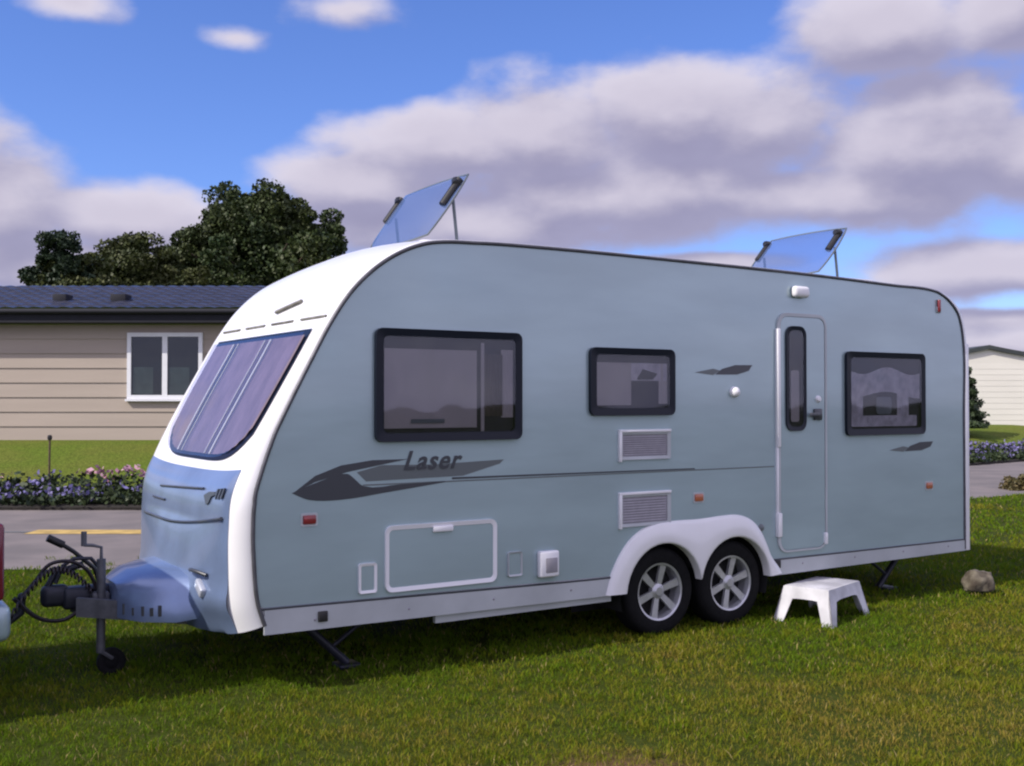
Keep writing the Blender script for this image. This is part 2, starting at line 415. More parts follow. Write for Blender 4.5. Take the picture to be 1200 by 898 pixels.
# windows on the near side
def side_window(x0, z0, x1, z1, kind):
    o = obj('window', ring(BM(), rr(x0,z0,x1,z1,.045), rr(x0+.055,z0+.055,x1-.055,z1-.05,.03), -.034, -.004, .006), M['winframe'], car, 30)
    g = obj('pane', prism(BM(), rr(x0+.05,z0+.05,x1-.05,z1-.045,.03), -.030, -.028), M['pane'], o, 30)
    bm = BM(); prism(bm, rr(x0+.05,z0+.05,x1-.05,z1-.045,.03), -.009,-.0075); obj('backing', bm, M['dark_in'], o, 30)
    def curtain(xa, xb, za, zb, m, folds, amp_=.003, y=-.014, slope=0, name='curtain'):
        bm = BM(); n = folds*8; A=[];B=[]
        for k in range(n+1):
            t = k/n; xx = xa+(xb-xa)*t; yy = y+amp_*math.sin(t*folds*2*math.pi)
            A.append(bm.verts.new((xx, yy, zb))); B.append(bm.verts.new((xx + slope*(1-t), yy, za)))
        for k in range(n): bm.faces.new((A[k],A[k+1],B[k+1],B[k]))
        me_o = obj(name, bm, m, o, 60); return me_o
    a, b, c, d = x0+.05, x1-.05, z0+.05, z1-.05
    if kind == 0:
        xs = a+(b-a)*.70
        curtain(a, xs, c+.03, d-.07, M['blind'], 3, .0008, name='blind')
        curtain(xs+.03, xs+.055, c, d-.02, M['blind'], 1, .001)
        curtain(xs+.055, b-.09, c+.10, d-.09, M['brown_in'], 4, .003)
        curtain(b-.10, b-.01, c+.09, d-.06, M['blind'], 3, .003)
        obj('window_catch', box(BM(), a+.19, a+.42, -.020,-.016, c+.06, c+.085,.001,1), M['decal2'], o)
    elif kind == 1:
        xs = a+(b-a)*.48
        curtain(a, xs, c+.02, d-.05, M['blind'], 3, .0008, name='blind')
        curtain(xs, b-.01, c+.19, d-.05, M['lace'], 5, .003)
        curtain(b-.09, b-.01, c+.03, d-.05, M['blind'], 2, .002)
        obj('table_lamp', prism(BM(), [(xs+.05,c+.20),(xs+.19,c+.20),(xs+.23,c+.24),(xs+.10,c+.27)], -.021,-.018), M['dark_in'], o)
    else:
        xa, xb = a, b; m_ = (a+b)/2
        # swagged lace with a darker opening below it
        bm = BM(); n = 28; A=[];B=[]
        for k in range(n+1):
            t = k/n; xx = xa+(xb-xa)*t; sag = .10+.07*math.cos(2*math.pi*t)
            yy = -.014+.003*math.sin(t*20*math.pi)
            A.append(bm.verts.new((xx, yy, d-.10-.03*math.sin(9*t)))); B.append(bm.verts.new((xx, yy, d-.26-sag*.4)))
        for k in range(n): bm.faces.new((A[k],A[k+1],B[k+1],B[k]))
        obj('lace_swag', bm, M['lace'], o, 60)
        curtain(a, a+.16, c+.03, d-.22, M['lace'], 4, .003); curtain(b-.30, b-.15, c+.03, d-.28, M['lace'], 4, .003)
        obj('sill_cloth', prism(BM(), rr(a+.01, c+.02, b-.05, c+.11,.01,2), -.016,-.014), M['lace'], o)
        obj('sink_tap', prism(BM(), rr(m_-.12, c+.12, m_+.07, c+.26,.03,4), -.017,-.014), M['decal2'], o)
    return o
side_window(.671,1.405,1.704,2.085,0)
side_window(2.252,1.55,2.997,2.012,1)
side_window(4.796,1.372,5.78,2.047,2)
# far side gets two plain windows
for x0, z0, x1, z1 in ((.67,1.4,1.70,2.08),(4.5,1.4,5.6,2.05)):
    o = obj('window', prism(BM(), rr(x0,z0,x1,z1,.045), WD+.004, WD+.034), M['winframe'], car, 30)

# door
DX0, DX1, DZ0, DZ1 = 4.03, 4.575, .495, 2.325
door = obj('door', prism(BM(), rr(DX0+.035,DZ0+.02,DX1-.025,DZ1-.03,.07), -.016, -.004), M['silver'], car, 30)
obj('door_frame', ring(BM(), rr(DX0,DZ0,DX1,DZ1,.10), rr(DX0+.030,DZ0+.015,DX1-.020,DZ1-.026,.075), -.020,-.003), M['skirt'], door, 30)
obj('hinge_trim', box(BM(), DX0-.014, DX0+.020, -.036,-.004, 1.30, 2.20, .006), M['trimw'], door)
obj('hinge_trim', box(BM(), DX0-.012, DX0+.004, -.026,-.004, .66, 1.30, .003), M['trimw'], door)
obj('hinge', box(BM(), DX0-.016, DX0+.026, -.040,-.004, .62, .80, .006), M['trimw'], door)
obj('hinge', box(BM(), DX1-.036, DX1-.010, -.036,-.004, .53, .62, .006), M['trimw'], door)
wx0, wx1, wz0, wz1 = 4.115, 4.335, 1.42, 2.225
dw = obj('door_window', ring(BM(), rr(wx0,wz0,wx1,wz1,.07), rr(wx0+.035,wz0+.035,wx1-.035,wz1-.035,.045), -.030,-.016,.005), M['winframe'], door, 30)
obj('pane', prism(BM(), rr(wx0+.03,wz0+.03,wx1-.03,wz1-.03,.05), -.027,-.025), M['pane'], dw)
for o_, a_ in (('backing', ((wx0+.03,wz0+.03,wx1-.03,wz1-.03,.05),-.0185,-.0172,'dark_in')), ('curtain', ((wx0+.055,wz0+.07,wx1-.075,wz1-.34,.02),-.022,-.020,'blind'))):
    obj(o_, prism(BM(), rr(*a_[0]), a_[1], a_[2]), M[a_[3]], dw)
# door furniture
bm = BM(); box(bm, 4.42, 4.51, -.034,-.016, 1.50, 1.59, .008); box(bm, 4.36, 4.47, -.050,-.034, 1.525, 1.56, .008)
obj('handle', bm, M['decal'], door)
bm = BM(); lathe(bm, [(.0001,-.022),(.018,-.020),(.026,-.010),(.028,0)], 20, -.016, 4.475, 1.665); obj('door_lock', bm, M['trimw'], door)
# awning light over the door
bm = BM(); box(bm, 4.185, 4.355, -.060,-.004, 2.445, 2.535, .028, 4); obj('awning_light', bm, M['trimw'], car, 60)

# fridge vents
for z0, z1 in ((1.245,1.440),(.785,1.010)):
    v = obj('fridge_vent', ring(BM(), rr(2.505,z0,2.965,z1,.012,3), rr(2.535,z0+.022,2.935,z1-.022,.008,3), -.020,-.004,.004), M['skirt'], car)
    bm = BM(); prism(bm, rr(2.530,z0+.018,2.940,z1-.018,.008,3), -.0085,-.0065)
    n = 9
    for k in range(n):
        zc = z0+.03+(z1-z0-.06)*(k+.5)/n; hh = (z1-z0-.06)/n*.33
        vs = [bm.verts.new(p) for p in [(2.535,-.0155,zc-hh),(2.935,-.0155,zc-hh),(2.935,-.009,zc+hh),(2.535,-.009,zc+hh)]]; bm.faces.new(vs)
    obj('grille', bm, M['vent'], v, 20)
    bm = BM(); box(bm, 2.503, 2.525, -.026, -.004, z0-.012, z1, .003); box(bm, 2.503, 2.967, -.026,-.004, z1-.006, z1+.012, .003)
    obj('sunlit_edge', bm, M['trimw'], v)  # white strips on left and top edges only, imitating sun on the rim

# locker door and small flaps
def flap(nm, x0, z0a, x1, z1, r, w, beads=True):
    # bottom edge follows the trim line
    o = obj(nm, prism(BM(), rr(x0+w,z0a+w,x1-w,z1-w,r*.6), -.013,-.004), M['silver'], car, 30)
    obj('frame', ring(BM(), rr(x0,z0a,x1,z1,r), rr(x0+w,z0a+w,x1-w,z1-w,r*.6), -.022,-.004,.006), M['skirt' if not beads else 'trimw'], o, 30)
    return o
lk = flap('locker_door', .742,.510,1.520,.905,.045,.026)
flap('socket_flap', .570,.520,.686,.695,.015,.016)
flap('water_flap', 1.605,.53,1.712,.685,.015,.010, False)
bm = BM(); box(bm, 1.832,1.985,-.050,-.004,.505,.675,.014,3); o = obj('water_inlet', bm, M['trimw'], car, 40)
obj('cap', box(BM(), 1.875,1.965,-.054,-.049,.535,.63,.004), M['vent'], o)
for k, x in enumerate([.3,.9,1.5,2.1,4.3,4.9,5.5,6.1]):
    bm = BM(); lathe(bm, [(.0001,-.006),(.007,-.004),(.009,0)], 10, -.013, x, .40); obj('skirt_screw', bm, M['vent'], car, 60)
for z0_, z1_ in ((.53,.60),(.78,.84)):
    pass
bm = BM(); box(bm, 1.06,1.20,-.030,-.012,.850,.885,.006); obj('catch', bm, M['trimw'], lk, 40)
# small fittings
def knob(nm, x, z, r, m, d=.03, sz=1.0):
    bm = BM(); lathe(bm, [(.0001,-d),(r*.6,-d*.92),(r*.9,-d*.6),(r,-d*.15),(r*1.05,0)], 20, -.005, x, z); return obj(nm, bm, m, car, 60)
knob('aerial_socket', 3.585, 1.715, .040, M['trimw'], .05)
for x, z, w_, m in ((.265,.972,.040,'red'),(3.235,.955,.040,'amber'),(5.85,.931,.040,'amber')):
    o = obj('side_reflector', box(BM(), x-w_, x+w_, -.020,-.004, z-.026, z+.026, .008), M[m], car, 40)
    obj('bezel', ring(BM(), rr(x-w_-.012,z-.038,x+w_+.012,z+.038,.012,3), rr(x-w_,z-.026,x+w_,z+.026,.01,3), -.010,-.004), M['skirt'], o)
o = obj('marker_light', box(BM(), 5.972, 6.005, -.030,-.004, 2.41, 2.52, .010), M['red'], car, 40)
obj('bezel', box(BM(), 5.960, 6.018, -.016,-.004, 2.405, 2.46, .005), M['skirt'], o)
for x, z in ((.345,.415),(4.02,.415)):
    obj('jack_socket', box(BM(), x-.028, x+.028, -.030,-.010, z-.03, z+.03, .004), M['black'], car)
knob('vent_cap', 3.86, .70, .028, M['decal2'], .02)

# decals : swoosh with the name, long stripe, small swooshes
bm = BM()
prism(bm, [(.165,1.125),(.30,1.185),(.50,1.235),(.70,1.268),(.90,1.300),(.66,1.300),(.46,1.275),(.30,1.220)][::-1], -.0075,-.0055)
prism(bm, catmull([(.160,1.128),(.26,1.085),(.45,1.075),(.75,1.105),(1.15,1.150)],4)+catmull([(1.15,1.158),(.85,1.150),(.60,1.150),(.55,1.19),(.50,1.225),(.32,1.185),(.160,1.128)],4)[:-1], -.0078,-.0056)
sw = obj('swoosh_decal', bm, M['decal'], car, 30)
bm = BM()
prism(bm, [(.62,1.175),(1.28,1.185),(1.55,1.252),(1.58,1.278),(1.10,1.262),(.72,1.268),(.56,1.232)], -.0068,-.0052)
obj('swoosh_shade', bm, M['decal2'], sw, 30)
bm = BM(); prism(bm, [(1.2,1.166),(3.2,1.160),(3.2,1.168),(1.2,1.178)], -.0082,-.0076); obj('stripe', bm, M['decal'], sw, 30)
for dx_, dz_ in ((0,0),(2.135,-.612)):
    d_ = obj('small_swoosh_decal', prism(BM(), [(3.40+dx_,1.842+dz_),(3.47+dx_,1.885+dz_),(3.60+dx_,1.915+dz_),(3.775+dx_,1.918+dz_),(3.74+dx_,1.875+dz_),(3.62+dx_,1.845+dz_)], -.0078,-.0055), M['decal'], car, 30)
    obj('tail', prism(BM(), [(3.20+dx_,1.855+dz_),(3.38+dx_,1.885+dz_),(3.45+dx_,1.872+dz_),(3.38+dx_,1.838+dz_)], -.0078,-.0056), M['decal2'], d_)
cu = bpy.data.curves.new('txt','FONT'); cu.body = 'Laser'; cu.size = .160; cu.shear = .35; cu.extrude = .001; cu.space_character = 1.12; cu.offset = .0035
to = bpy.data.objects.new('txt', cu); C.objects.link(to); bpy.context.view_layer.update()
me = bpy.data.meshes.new_from_object(to.evaluated_get(bpy.context.evaluated_depsgraph_get())); bpy.data.objects.remove(to)
me.name = 'lettering'; lt = link('lettering', me, M['decal'], sw); lt.location = (.86,-.0095,1.236); lt.rotation_euler = (R(90),0,0)
lt['label'] = 'dark slanted lettering'

# ---- front: surround, panoramic window, lower panel
def front_grid(za, zb, ya, yb, off, nz=20, ny=28, shape=None):
    bm = BM(); rows = []
    for i in range(nz+1):
        row = []
        for j in range(ny+1):
            u = j/ny; v = i/nz
            y = ya+(yb-ya)*u; z = za+(zb-za)*v
            o_ = off
            if shape: y, z, o_ = shape(u, v, y, z, off)
            row.append(bm.verts.new(front_at(z, y, o_)))
        rows.append(row)
    for a, b in zip(rows, rows[1:]):
        for j in range(ny): bm.faces.new((a[j],a[j+1],b[j+1],b[j]))
    return bm, rows
# window outline: straight top, rounded bottom corners
ZWB, ZWT = 1.30, 2.065
def wshape(ins):
    def f(u, v, y, z, off):
        # narrow towards the bottom corners
        yc = WD/2-.035; half = (WD/2-.165-ins)
        bottom = ZWB+ins+.17*abs(2*u-1)**5.5
        zz = bottom+(ZWT-ins-bottom)*v
        k = 1-.05*(1-v)**3
        return yc+(2*u-1)*half*k, zz, off
    return f
bm, rows = front_grid(0,1,0,1,.006, shape=wshape(-.010)); fw = obj('front_window', bm, M['winframe'], car, 60)
bm, rows = front_grid(0,1,0,1,.030, shape=wshape(.01)); obj('pane', bm, M['frontpane'], fw, 60)
def cshape(u, v, y, z, off):
    y, z, o_ = wshape(.026)(u, v, y, z, off); return y, z, off + .003*math.sin(u*2*math.pi*22)
bm, rows = front_grid(0,1,0,1,.014, nz=10, ny=220, shape=cshape); obj('curtain', bm, M['blind2'], fw, 60)
# dividers between the three panes
for u0 in (.30, .36, .665, .72):
    bm = BM(); w_ = .010 if u0 in (.30,.72) else .005
    L_ = []; R_ = []
    for i in range(17):
        v = .02+.96*i/16
        y1_, z1_, _ = wshape(.015)(u0, v, 0, 0, 0)
        L_.append([bm.verts.new(front_at(z1_, y1_-w_, .033)), bm.verts.new(front_at(z1_, y1_+w_, .033)), bm.verts.new(front_at(z1_, y1_+w_, .020)), bm.verts.new(front_at(z1_, y1_-w_, .020))])
    for a, b in zip(L_, L_[1:]):
        for k in range(4): bm.faces.new((a[k],a[(k+1)%4],b[(k+1)%4],b[k]))
    obj('window_divider', bm, M['panelw'], fw, 30)
# seam over the window and a small roof hinge
bm = BM()
for k in range(4):
    ya, yb = .03+k*.50, .03+k*.50+.37
    tube(bm, [front_at(2.145, y, .004) for y in np.linspace(ya, min(yb, WD-.06), 10)], .008, 6)
obj('roof_joint', bm, M['joint'], car, 60)
bm = BM(); tube(bm, [front_at(2.23+.05*t, .95-.35*t, .012) for t in np.linspace(0,1,6)], .012, 6); obj('roof_catch', bm, M['joint'], car, 60)

# lower front panel with its locker lid
def pshape(u, v, y, z, off):
    e = min(u, 1-u, v*.8, (1-v)*.8)
    o_ = off + .018*(1-math.exp(-e*28))
    s = 1/(1+math.exp(-(.62-z)*40)); o_ += .0*s
    # scooped recess under the lid
    o_ += .022*math.exp(-((z-.56)/.07)**2)
    top = 1.235 + .03*abs(2*u-1)**3
    zz = .30+(top-.30)*v
    return y, zz, o_
bm, rows = front_grid(.365,1.25,.085,WD-.085,.001, nz=46, ny=60, shape=pshape); fp = obj('front_panel', bm, M['panel'], car, 60)
def front_tube(pts, r, off, nm, m, par=fp):
    bm = BM(); tube(bm, [front_at(z, y, off) for y, z in pts], r, 6); return obj(nm, bm, m, par, 60)
front_tube([(y, .895+.095*max(0,(1.15-y)/1.0)**1.6) for y in np.linspace(.13, 1.75, 26)], .010, .023, 'lid_seam', M['decal'])
front_tube([(y, 1.135-.045*(y-.5)) for y in np.linspace(.50, 1.40, 16)], .008, .023, 'lid_vent', M['decal'])
front_tube([(y, 1.015) for y in np.linspace(1.25, 1.55, 8)], .008, .023, 'lid_catch', M['decal'])
# dark emblem on the lid
bm = BM()
for pts_ in ([(.46,1.10),(.38,1.125),(.29,1.13),(.27,1.115),(.33,1.10),(.36,1.06),(.40,1.05)], [(.27,1.12),(.25,1.15),(.235,1.15),(.25,1.09)], [(.225,1.095),(.205,1.155),(.185,1.155),(.20,1.10)], [(.18,1.10),(.155,1.16),(.14,1.16),(.155,1.10)]):
    fr_ = [bm.verts.new(front_at(z,y,.028)) for y,z in pts_]; bk = [bm.verts.new(front_at(z,y,.018)) for y,z in pts_]
    bm.faces.new(fr_); bm.faces.new(bk[::-1])
    for i in range(len(pts_)): bm.faces.new((fr_[i],bk[i],bk[(i+1)%len(pts_)],fr_[(i+1)%len(pts_)]))
obj('emblem', bm, M['decal'], fp, 30)
# grab handle and front lamp low on the near corner
bm = BM(); tube(bm, [front_at(.66+.02*math.sin(math.pi*t), .50-.22*t, .03+.04*math.sin(math.pi*t)) for t in np.linspace(0,1,9)], .012, 8); obj('grab_handle', bm, M['decal'], fp, 60)
bm = BM(); c_ = front_at(.58,.34,.035); box(bm, -.02,.02,-.06,.06,-.03,.03,.012,3, Matrix.Translation(c_) @ Matrix.Rotation(R(28),4,'X')); obj('front_lamp', bm, M['panelw'], fp, 60)

# ---- roof hatches, lid raised towards the rear
def hatch(x, yn, w_, l, a):
    zr = 2.712
    b = obj('roof_hatch', ring(BM(), rr(x-.04,yn-.02,x+l+.10,yn+w_+.02,.05), rr(x,yn+.02,x+l+.05,yn+w_-.02,.04), 0, .05), M['trimw'], car, 40)
    # the ring was made in x-z: turn it flat on the roof
    for v in b.data.vertices: v.co = Vector((v.co.x, v.co.z, zr-.075+v.co.y))
    # lid: a shallow curved acrylic shell
    bm = BM(); n = 10; T = []; 
    outl = rr(0, 0, l, w_, .075, 5)
    ca, sa = math.cos(a), math.sin(a)
    def P(s, t, h): return (x + s*ca - h*sa, yn + t, zr + s*sa + h*ca)
    grid = []
    for i in range(n+1):
        row = []
        for j in range(n+1):
            u, v = i/n*2-1, j/n*2-1
            # squircle mapping for rounded corners
            k = 1 - .07*(u*u*v*v)
            s_, t_ = l/2+u*k*l/2, w_/2+v*k*w_/2
            h = .045*(1-max(abs(u),abs(v))**6)
            row.append(bm.verts.new(P(s_, t_, h)))
        grid.append(row)
    for i in range(n):
        for j in range(n): bm.faces.new((grid[i][j],grid[i+1][j],grid[i+1][j+1],grid[i][j+1]))
    lid = obj('lid', bm, M['hatchlid'], b, 50)
    bm = BM()
    tube(bm, [P(l/2+(l/2)*(1-.07*(abs(cx_)*abs(cy_))**2)*cx_, w_/2+(w_/2)*(1-.07*(abs(cx_)*abs(cy_))**2)*cy_, 0) for cx_, cy_ in
        [(-1+2*k/8,-1) for k in range(8)]+[(1,-1+2*k/8) for k in range(8)]+[(1-2*k/8,1) for k in range(8)]+[(-1,1-2*k/8) for k in range(8)]], .007, 6, close=True)
    obj('lid_rim', bm, M['decal2'], b, 60)
    for t in (.055, w_-.055):
        bm = BM(); tube(bm, [P(l*.46,t,.022), P(l*.86,t,.022)], .028, 8); tube(bm, [P(l*.76,t-.02,.03), P(l*.84,t+.03,.03)], .030, 8); obj('catch', bm, M['black'], b, 60)
        bm = BM(); tube(bm, [P(l*.60,t,-.02), (x+l*.62*ca+.04, yn+t, 2.70)], .011, 8); obj('strut', bm, M['decal2'], b, 60)
    return b
hatch(1.20, .30, .95, .56, .95)
hatch(4.87, .30, .92, .56, .84)
# two low roof vents
for x, y in ((2.6,1.5),(3.6,.9)):
    bm = BM(); box(bm, x-.12,x+.12,y-.12,y+.12,2.72,2.775,.02); obj('roof_vent', bm, M['trimw'], car, 40)
# rear details
bm = BM(); box(bm, 6.40,6.455,.15,WD-.15,.42,.56,.02,3); rb = obj('rear_bumper', bm, M['white'], car, 40)
for y in (.12, WD-.30):
    obj('tail_light', box(BM(), 6.40,6.45,y,y+.18,.62,1.05,.015), M['red'], car, 40)
o = obj('rear_window', prism(BM(), rr(0,0,1.3,.55,.05), 0, .02), M['winframe'], car, 30); o.location = (6.452,.45,1.45); o.rotation_euler[2] = R(90)
obj('rear_corner_strip', box(BM(), 6.352,6.408,-.012,.0,.345,2.15,.004), M['trimw'], car)

# ---- chassis, hitch, steadies, jockey wheel
bm = BM()
for sgn in (-1, 1):
    p0 = Vector((6.2,1.03+sgn*.62,.33)); p1 = Vector((.25,1.03+sgn*.62,.33)); p2 = Vector((-.80,1.03+sgn*.07,.43))
    for a, b in ((p0,p1),(p1,p2)):
        d = (b-a).normalized(); n_ = Vector((-d.y,d.x,0)).normalized()*.02
        h = Vector((0,0,.055))
        vs = [bm.verts.new(q) for q in (a-n_-h,a+n_-h,a+n_+h,a-n_+h,b-n_-h,b+n_-h,b+n_+h,b-n_+h)]
        for q in ((0,1,2,3),(4,7,6,5),(0,4,5,1),(1,5,6,2),(2,6,7,3),(3,7,4,0)): bm.faces.new([vs[i] for i in q])
obj('chassis_rail', bm, M['steel'], car, 30)
# A-frame fairing
sec = [(-.14,.62,.40,.655),(-.34,.50,.36,.645),(-.50,.38,.36,.620),(-.60,.24,.37,.560)]
bm = BM(); rings = []
for x, hw, zb, zt in sec:
    pts_ = [(x,1.03-hw,zb),(x,1.03-hw,zb+(zt-zb)*.62),(x,1.03-hw*.86,zb+(zt-zb)*.88),(x,1.03-hw*.5,zt),(x,1.03+hw*.5,zt),(x,1.03+hw*.86,zb+(zt-zb)*.88),(x,1.03+hw,zb+(zt-zb)*.62),(x,1.03+hw,zb)]
    rings.append([bm.verts.new(p) for p in pts_])
for a, b in zip(rings, rings[1:]):
    for k in range(8): bm.faces.new((a[k],a[(k+1)%8],b[(k+1)%8],b[k]))
bm.faces.new(rings[-1]); bm.faces.new(rings[0][::-1])
fair = obj('hitch_fairing', bm, M['panel'], car, 50)
# dark lettering strip on the fairing
bm = BM()
for k, (w_, h_) in enumerate(((.045,.045),(.05,.030),(.03,.040),(.05,.034),(.04,.045))):
    x = -.585+k*.040
    hw = lerp_tab(-x, [(.14,.62),(.34,.50),(.50,.38),(.60,.24)]); y = 1.03-hw-.004
    bm = BM(); box(bm, x, x+.033, y-.010, y+.03, .395, .40+h_*1.3); obj('badge_letter', bm, M['decal'], fair)
# coupling head
bm = BM(); box(bm, -.86,-.56,1.04,1.16,.40,.53,.02,2); box(bm, -.98,-.82,1.055,1.145,.42,.55,.035,3); tube(bm, [(-.96,1.1,.50),(-.90,1.1,.62),(-.74,1.1,.66)], .020, 8)
hit = obj('coupling_head', bm, M['darksteel'], car, 50)
bm = BM(); tube(bm, [(-.62,1.16,.50),(-.66,1.17,.62),(-.78,1.17,.73),(-.85,1.17,.78)], [.016,.014,.013,.013], 8); tube(bm, [(-.84,1.17,.775),(-.93,1.17,.825)], .023, 8)
obj('handbrake_lever', bm, M['black'], hit, 60)
bm = BM(); tube(bm, [(-.90,1.08,.56),(-.86,1.08,.66),(-.80,1.08,.70),(-.70,1.08,.695),(-.62,1.08,.60)], .012, 8)
obj('stabiliser_handle', bm, M['darksteel'], hit, 60)
# jockey wheel
bm = BM(); tube(bm, [(-.66,.98,.14),(-.66,.98,.70)], .026, 12); tube(bm, [(-.66,.98,.70),(-.66,.98,.77),(-.71,.98,.785),(-.76,.98,.79)], .010, 8); tube(bm, [(-.76,.98,.785),(-.76,.98,.87)], .017, 10)
box(bm, -.71,-.61,.97,1.06,.42,.50,.01)
jk = obj('jockey_wheel', bm, M['steel'], car, 50)
bm = BM(); lathe(bm, [(.0001,-.03),(.03,-.03),(.04,-.022),(.065,-.03),(.082,-.02),(.082,.02),(.065,.03),(.04,.022),(.0001,.03)], 24, .98, -.60, .08); obj('tyre', bm, M['tyre'], jk, 50)
bm = BM(); tube(bm, [(-.66,.94,.15),(-.60,.94,.105)], .012, 6); obj('fork', bm, M['steel'], jk, 50); bm = BM(); tube(bm, [(-.66,1.02,.15),(-.60,1.02,.105)], .012, 6); obj('fork', bm, M['steel'], jk, 50)
# electric cable coiled from the fairing to the car
bm = BM(); pts_ = []
for k in range(200):
    t = k/199; x = -.70-.50*t; y = 1.02-.20*t; z = .50+.18*math.sin(t*math.pi*1.1)-.04*t
    a = t*2*math.pi*22; pts_.append((x+.006*math.cos(a), y+.019*math.cos(a), z+.019*math.sin(a)))
tube(bm, pts_, .0065, 6)
pts_ = [(-.68,1.0,.52),(-.74,.99,.64),(-.84,.98,.70),(-.95,.98,.69),(-1.03,.97,.60),(-1.10,.96,.52)]; tube(bm, catmull(pts_,5), .012, 6)
pts_ = [(-.72,1.0,.46),(-.86,.98,.36),(-1.0,.96,.38),(-1.15,.92,.52)]; tube(bm, catmull(pts_,5), .013, 6)
obj('electric_cable', bm, M['cable'], car, 60)
# corner steadies
for x, y, sx in ((.62,.38,1),(5.72,.38,-1),(.62,WD-.38,1),(5.72,WD-.38,-1)):
    bm = BM(); 
    tube(bm, [(x-.28*sx,y,.34),(x+.05*sx,y,.03)], .026, 8); tube(bm, [(x+.28*sx,y,.35),(x-.06*sx,y,.13)], .014, 8); box(bm, x-.02,x+.12,y-.07,y+.07,.005,.03,.006)
    obj('corner_steady', bm, M['darksteel'], car, 50)

# ------------------------------------------------------------------ tow vehicle at the left edge
tow = root('tow_car', 'pale blue estate car with dark red tail light ahead of the caravan hitch', 'car', (-1.322,1.12,0))
def TX(x): return -x          # local x runs forward (away from the caravan) as negative
prof = [(0,.35),(-.03,.55),(-.02,.75),(.02,.98),(.07,1.10),(.16,1.50),(.24,1.72),(.40,1.79),(1.2,1.82),(2.0,1.79),(2.5,1.68),(3.15,1.15),(3.4,1.08),(4.1,.98),(4.35,.85),(4.42,.6),(4.40,.35)]
PR = catmull(prof, 4)
bm = BM(); rows = []
hwid = .87
for i, (x, z) in enumerate(PR):
    k = 1.0 if z < 1.0 else 1-.17*((z-1.0)/.8)
    row = []
    for t in (-1,-.985,-.93,-.8,-.4,0,.4,.8,.93,.985,1):
        y = t*hwid*k; e = abs(t)
        cx_, cz_ = 2.2, .85
        ins = .10*max(0,(e-.75)/.25)**2.2
        d = Vector((cx_-x, 0, cz_-z)); d = d.normalized() if d.length else d
        row.append(bm.verts.new((TX(x+d.x*ins), y, z+d.z*ins*.6)))
    rows.append(row)
for a, b in zip(rows, rows[1:]):
    for j in range(10): bm.faces.new((a[j],a[j+1],b[j+1],b[j]))
bm.faces.new([r[0] for r in rows]); bm.faces.new([r[-1] for r in rows][::-1])
bb = rows[0]; be = rows[-1]
bm.faces.new(bb[::-1]+[be[0]]+be[1:]) if False else None
obj('body', bm, M['carpaint'], tow, 50)
obj('floor', box(BM(), TX(4.3),TX(.05),-.78,.78,.30,.37), M['well'], tow)
def tow_glass(pts, y0, y1, nm):
    bm = BM(); prism(bm, [(TX(x),z) for x,z in pts], y0, y1); return obj(nm, bm, M['winframe'], tow, 30)
for sg in (-1,1):
    for pts_ in ([(.28,1.15),(1.05,1.15),(1.05,1.60),(.42,1.62)],[(1.12,1.15),(1.95,1.15),(1.95,1.58),(1.12,1.60)],[(2.02,1.15),(2.90,1.15),(2.48,1.52),(2.02,1.58)]):
        bm = BM(); vo = []; vi = []
        for x, z in pts_:
            k = 1-.17*((z-1.0)/.8); y = sg*(hwid*k+.002)
            vo.append(bm.verts.new((TX(x), y+sg*.004, z))); vi.append(bm.verts.new((TX(x), y-sg*.02, z)))
        bm.faces.new(vo); bm.faces.new(vi[::-1])
        for i in range(4): bm.faces.new((vo[i],vi[i],vi[(i+1)%4],vo[(i+1)%4]))
        obj('side_window', bm, M['winframe'], tow, 30)
    bm = BM(); box(bm, -.16,.035, -.055,.055, .62,1.02,.025,3, Matrix.Translation((0,sg*.815,0))); obj('tail_light', bm, M['carred'], tow, 50)
    for x in (.85,3.55):
        wv = wheel(TX(x), sg*.79, sg, .33, tow, 5, .21)
        bm = BM(); lathe(bm, [(.0001,0),(.395,0),(.395,-sg*.02)], 32, sg*(hwid+.002), TX(x), .35); obj('wheel_arch', bm, M['well'], tow, 30)
        wv.location.y = sg*.80
bm = BM(); vs = []
for x, z in ((.075,1.12),(.165,1.52)):
    for y in (-.66,.66): vs.append((TX(x-.012), y*(1-.05*(z>1.3)), z))
v = [bm.verts.new(p) for p in (vs[0],vs[1],vs[3],vs[2])]; v2 = [bm.verts.new((p[0]-.03,p[1],p[2])) for p in (vs[0],vs[1],vs[3],vs[2])]
bm.faces.new(v); bm.faces.new(v2[::-1])
for i in range(4): bm.faces.new((v[i],v2[i],v2[(i+1)%4],v[(i+1)%4]))
obj('rear_window', bm, M['winframe'], tow, 30)
bm = BM(); box(bm, TX(.12),TX(-.075),-.84,.84,.40,.60,.05,3); obj('bumper', bm, M['carpaint'], tow, 50)
bm = BM(); tube(bm, [(TX(.2),0,.34),(TX(-.16),0,.34),(TX(-.24),0,.40),(TX(-.245),0,.47)], .022, 10); bmesh.ops.create_uvsphere(bm, u_segments=16, v_segments=10, radius=.027, matrix=Matrix.Translation((TX(-.245),0,.49))); obj('tow_ball', bm, M['darksteel'], tow, 50)

# ------------------------------------------------------------------ step stool
st = root('step_stool', 'white plastic step stool with splayed legs on the grass below the caravan door', 'step stool', (4.36,-.15,0), R(17))
hx, hy, H_ = .345, .235, .262; tx, ty = .280, .178
bm = BM()
